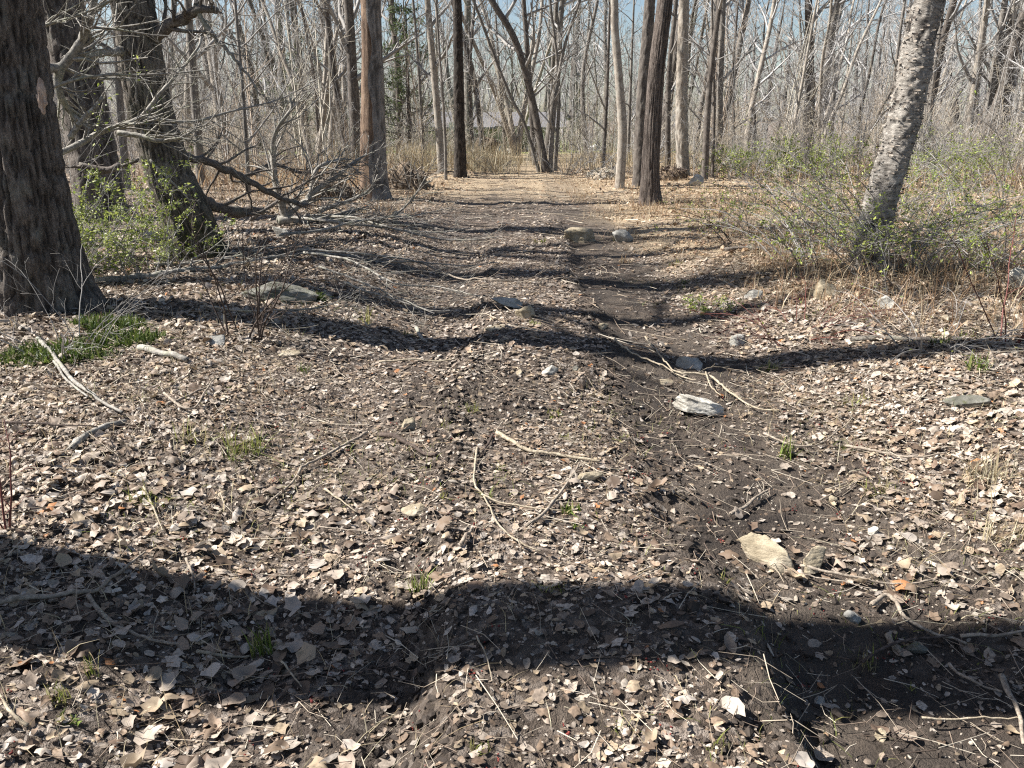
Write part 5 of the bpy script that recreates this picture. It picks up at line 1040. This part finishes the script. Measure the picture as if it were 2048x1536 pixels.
# ------------------------------------------------------------------ grass tufts and small plants
GG = np.array([(.14, .20, .035), (.20, .26, .055), (.11, .155, .03), (.27, .30, .09), (.36, .32, .16)]); GY_ = np.array([(.30, .30, .08), (.24, .26, .06), (.38, .34, .14), (.18, .22, .05)]); GS = np.array([(.42, .36, .20), (.34, .28, .14), (.22, .24, .06)])
def tuft(px, py, hpx, wpx, n, label, seed, pal=GG, w=.0022, lean=.55, name="grass_tuft", cat="grass tuft"):
    b = on_ground(px, py); d = np.linalg.norm(b - [0, 0, CAMZ]); H = hpx * d / FPX; W = wpx * d / FPX; rng = np.random.default_rng(seed); a = rng.random(n) * 6.283; r = np.sqrt(rng.random(n)) * W * .35
    V, Q, T = blades(b[0] + r * np.cos(a), b[1] + r * np.sin(a) * .7, H * rng.uniform(.5, 1.25, n), lean, w * max(1, d / 3.2), pal, rng)
    return tag(link(name, mesh_np(name, V - b, Q, smooth=False, attrs={"tint": T}), M['green'], None, b), label, cat, "green tufts along the track")
for i, a in enumerate([
 (525, 1305, 60, 80, 34, "broad-bladed green tuft at the shadow's lower edge on the left", GG, .004, .35), (840, 1190, 55, 60, 40, "dark green tuft on the step of the ridge in shadow", GG, .003, .4),
 (1140, 1025, 26, 56, 30, "fresh green rosette plant on the middle ridge", GG, .006, .9), (1155, 1058, 16, 30, 14, "small rosette just below the larger one", GG, .005, .9),
 (1572, 915, 42, 50, 40, "bright green tuft on the right rut rim", GG, .003, .4), (1435, 1500, 40, 60, 16, "pale grass tuft at the foot of the cut ridge", GS, .0022, .7),
 (1730, 1345, 45, 60, 18, "straw tuft poking out of the shaded mud", GS, .002, .4), (1822, 1385, 20, 24, 8, "few green blades beside a big leaf", GY_, .002, .4), (120, 1400, 40, 50, 26, "yellow-green tuft in the lower left leaves", GY_, .002, .6),
 (185, 1355, 50, 30, 14, "thin upright grass blades left of the near leaves", GY_, .0018, .3), (140, 1450, 20, 50, 18, "flat green weed low at the left", GG, .007, 1.), (490, 900, 60, 110, 60, "dark grass clump on the left bank", GY_, .0022, .8),
 (390, 885, 45, 90, 40, "dry brownish grass clump left of the dark clump", GS, .002, .9), (300, 1010, 40, 100, 40, "grass growing through leaves at the left", GY_, .002, .8), (470, 920, 30, 60, 26, "little green tuft under the dark clump", GG, .002, .6),
 (885, 1000, 22, 26, 16, "yellow-green sprig left of the S-curved twig", GY_, .003, .5), (970, 1000, 26, 40, 22, "yellow-green tuft at the S-curved twig", GY_, .0025, .6), (945, 825, 22, 36, 26, "bright tuft on the hump's left flank", GY_, .002, .7),
 (890, 855, 16, 30, 16, "small tuft below the bright hump tuft", GY_, .002, .7), (1110, 835, 20, 50, 30, "yellowish tuft on the hump's crest", GY_, .002, .8), (1130, 880, 18, 36, 22, "tuft right of the lichen stick", GY_, .002, .8), (1245, 880, 18, 40, 22, "tuft on the right flank of the hump", GY_, .002, .8),
 (1000, 940, 20, 40, 20, "faint tuft between two sticks on the ridge", GY_, .002, .8), (1105, 1180, 26, 70, 34, "flattened grass in the shadow on the ridge", GY_, .002, .9), (1450, 1165, 26, 34, 14, "grass sprig left of the long tan rock", GY_, .002, .4),
 (1710, 805, 24, 80, 40, "green patch of young grass on the right bank", GY_, .0025, .8), (1540, 740, 22, 60, 36, "young grass by the shadowed log", GY_, .0025, .8), (1760, 985, 30, 80, 40, "dry grass tuft on the leafy right bank", GS, .002, .8),
 (1980, 960, 70, 140, 90, "large straw tuft at the right edge", STRAW, .002, .9), (2010, 1080, 60, 100, 60, "tangled straw grass below the large straw tuft", STRAW, .002, 1.0), (1690, 900, 18, 40, 22, "small green tuft by the bowed stick", GG, .0022, .7),
 (1080, 485, 10, 40, 24, "green grass speck in the middle of the track", GY_, .0022, .8), (1350, 530, 10, 50, 24, "light green patch near the tan boulder", GY_, .0025, .8), (1250, 525, 16, 40, 26, "rusty tuft by the far shadow end", RUST, .0022, .7), (1370, 565, 10, 30, 18, "green speck right of the boulder", GG, .0025, .8),
 (820, 670, 14, 40, 20, "tuft above the short log piece", GY_, .002, .8), (1070, 650, 14, 50, 26, "yellow grass beside the round tan rock", GY_, .002, .8), (605, 745, 24, 40, 22, "green sprig on the shaded left bank", GG, .002, .6), (1960, 740, 36, 60, 26, "silvery green weed on the right bank", GG, .004, .6), (1330, 1150, 16, 40, 14, "few blades beside the cut ridge", GY_, .002, .5),
 (960, 1500, 30, 60, 26, "grass wisp at the bottom centre", GY_, .0018, .7), (1240, 1455, 26, 50, 18, "grass wisp on bare soil near the bottom", GY_, .0018, .8), (735, 650, 40, 30, 18, "grassy sprig in the shaded rut side", GY_, .002, .5), (1880, 690, 30, 60, 30, "green grass at the post stump's foot", GG, .002, .6)]):
    tuft(*a[:6], 300 + i, a[6], a[7], a[8])

# ------------------------------------------------------------------ evergreens
def evergreen(px, py, hpx, wpx, label, seed, Y, dens=1.0):
    b = at(px, py, Y); b[2] = gz(b[0], b[1]); d = np.linalg.norm(b - [0, 0, CAMZ]); H = hpx * d / FPX; W = wpx * d / FPX / 2; rng = np.random.default_rng(seed); rt = root("evergreen_tree", b, label, "tree")
    P = np.array([[0, 0, -.1], [0, 0, H * .5], [.05, 0, H]]); P = resample(P, 12); R = np.linspace(.13, .02, 12); link("trunk", mesh_np("trunk", *tubes(P, R, 7)), M['bark_brown'], rt)
    P1, R1 = grow(P[None], R[None], int(60 * dens), .08, .97, 1.35, W, 6, .3, .05, -.03, rng, .006, len_fall=.75); P2, R2 = grow(P1, R1, 7, .25, 1, .8, seglen(P1) * .4, 4, .6, .08, -.03, rng, .004)
    link("branches", mesh_np("branches", *cat_mesh([tubes(P1, R1, 4), tubes(P2, R2, 3)])), M['twig'], rt)
    A = P2.reshape(-1, 3); n = int(3600 * dens); c = A[rng.integers(len(A), size=n)] + rng.normal(0, .07, (n, 3)); Rm = orient(rng, n, .8); q0 = np.array([(-1, 0, 0), (0, -.22, .0), (1, 0, -.15), (0, .22, .0)]); q = np.einsum('nij,vj->nvi', Rm, q0) * rng.uniform(.06, .14, n)[:, None, None] + c[:, None]
    pal = np.array([(.08, .12, .045), (.12, .16, .06), (.17, .20, .085), (.055, .08, .035)])
    link("needles", mesh_np("needles", q.reshape(-1, 3), np.arange(n * 4).reshape(-1, 4), smooth=False, attrs={"tint": np.repeat(pal[rng.integers(4, size=n)], 4, 0)}), M['green'], rt)
evergreen(822, 318, 270, 210, "dark green evergreen behind the dead orange trunk", 1, 34)
evergreen(620, 320, 200, 190, "dim green evergreen beyond the fallen limbs", 2, 44, .6)
evergreen(1240, 300, 60, 60, "small far evergreen behind the pale pole trunk", 3, 60, .4)

# ------------------------------------------------------------------ the yard seen through the gap
def boxes(lst):
    Vs, Qs, off = [], [], 0
    for (x0, x1, y0, y1, z0, z1) in lst:
        Vs.append(np.array([(x, y, z) for z in (z0, z1) for y in (y0, y1) for x in (x0, x1)], float)); Qs.append(np.array([(0, 2, 3, 1), (4, 5, 7, 6), (0, 1, 5, 4), (2, 6, 7, 3), (0, 4, 6, 2), (1, 3, 7, 5)]) + off); off += 8
    return np.concatenate(Vs), np.concatenate(Qs)
M['roof'] = plain_mat("grey_roof", (.12, .115, .12), (.18, .172, .176), 4, bstr=.2, rough=.7); M['siding'] = plain_mat("tan_siding", (.20, .185, .13), (.30, .28, .21), 3, bstr=.1); M['shed_green'] = plain_mat("shed_green", (.20, .23, .17), (.28, .31, .23), 3, bstr=.1)
M['white_paint'] = plain_mat("white_paint", (.68, .68, .68), (.8, .8, .8), 6, bstr=.05); M['dark_trim'] = plain_mat("dark_trim", (.05, .05, .05), (.09, .085, .08), 6); M['tarp'] = plain_mat("blue_tarp", (.16, .34, .55), (.36, .55, .72), 3, rough=.4, bstr=.5, bdist=.05); M['glass'] = plain_mat("dark_glass", (.02, .025, .03), (.05, .06, .07), 2, rough=.08, spec=.6, bstr=0)
hb = at(985, 290, 78); hb[2] = gz(hb[0], 78) ; hs = root("house", hb, "low tan house with a grey roof seen through the gap", "house")
link("wall", mesh_np("wall", *boxes([(-6.5, 6.5, -2.5, 2.5, -.3, 2.35)]), smooth=False), M['siding'], hs)
rv = np.array([(-7, -3, 2.2), (7, -3, 2.2), (7, 0, 3.55), (-7, 0, 3.55), (-7, 3, 2.2), (7, 3, 2.2), (-7, -3, 2.36), (7, -3, 2.36), (7, 0, 3.72), (-7, 0, 3.72), (-7, 3, 2.36), (7, 3, 2.36)], float)
link("roof", mesh_np("roof", rv, np.array([(0, 1, 2, 3), (3, 2, 5, 4), (6, 9, 8, 7), (9, 10, 11, 8), (0, 6, 7, 1), (4, 5, 11, 10), (0, 3, 9, 6), (3, 4, 10, 9), (1, 7, 8, 2), (2, 8, 11, 5)]), smooth=False), M['roof'], hs)
for xx in (-4.6, -1.6, 1.6, 4.4):
    w = link("window", mesh_np("window", *boxes([(xx - .55, xx + .55, -2.56, -2.48, .75, 1.85)]), smooth=False), M['white_paint'], hs); link("pane", mesh_np("pane", *boxes([(xx - .45, xx - .03, -2.59, -2.55, .85, 1.75), (xx + .03, xx + .45, -2.59, -2.55, .85, 1.75)]), smooth=False), M['glass'], w)
sb = at(1034, 300, 60); sb[2] = gz(sb[0], 60); sh = root("shed", sb, "grey-green shed standing on the lawn past the tarp", "shed")
link("wall", mesh_np("wall", *boxes([(-1.5, 1.5, -1, 1, -.2, 1.9)]), smooth=False), M['shed_green'], sh); link("roof", mesh_np("roof", *boxes([(-1.65, 1.65, -1.15, 1.15, 1.9, 2.0)]), smooth=False), M['roof'], sh)
for z_ in (.35, .75): link("rail", mesh_np("rail", *boxes([(-1.7, 1.7, -1.12, -1.06, z_, z_ + .09)]), smooth=False), M['dark_trim'], sh)
link("door", mesh_np("door", *boxes([(.35, 1.15, -1.05, -.99, 0, 1.7)]), smooth=False), M['dark_trim'], sh)
# white upright board and tarp
wb = at(906, 288, 50); wb[2] = gz(wb[0], 50); bd = root("white_board", wb, "white upright board behind the pale-edged trunk", "board"); link("panel", mesh_np("panel", *boxes([(-.22, .22, -.03, .03, .25, 1.75)]), smooth=False), M['white_paint'], bd)
for s_ in (-.18, .18): link("post", mesh_np("post", *boxes([(s_ - .03, s_ + .03, .03, .09, -.2, 1.7)]), smooth=False), M['dark_trim'], bd)
def drape(name, px, py, Y, wpx, hpx, mat, label, cat, seed):
    b = at(px, py, Y); b[2] = gz(b[0], Y); d = np.linalg.norm(b - [0, 0, CAMZ]); W = wpx * d / FPX / 2; H = hpx * d / FPX; V, T = ICO[4]; V = V.copy(); V = V * (1 + .22 * vn3(V[:, 0] * 2 + seed, V[:, 1] * 2, V[:, 2] * 2) + .1 * np.abs(vn3(V[:, 0] * 5, V[:, 1] * 5 + seed, V[:, 2] * 5)))[:, None] * np.array([W, W * .7, H]); V[:, 2] = np.maximum(V[:, 2], -.05)
    tag(link(name, mesh_np(name, V, None, T), M[mat], None, b), label, cat)
drape("tarp_bundle", 993, 303, 44, 24, 12, 'tarp', "pale blue tarp bundle beside the dark brush pile", "tarp", 1)
rock(1018, 305, 20, 8, "white flat stone right of the blue tarp", 'rock_white', 61)
drape("log_end", 1066, 318, 36, 20, 12, 'dead_wood', "reddish brown log end right of the tarp", "log", 5)
drape("white_vehicle_cover", 1190, 284, 70, 30, 16, 'white_paint', "white covered shape far behind the stem clump", "cover", 7)
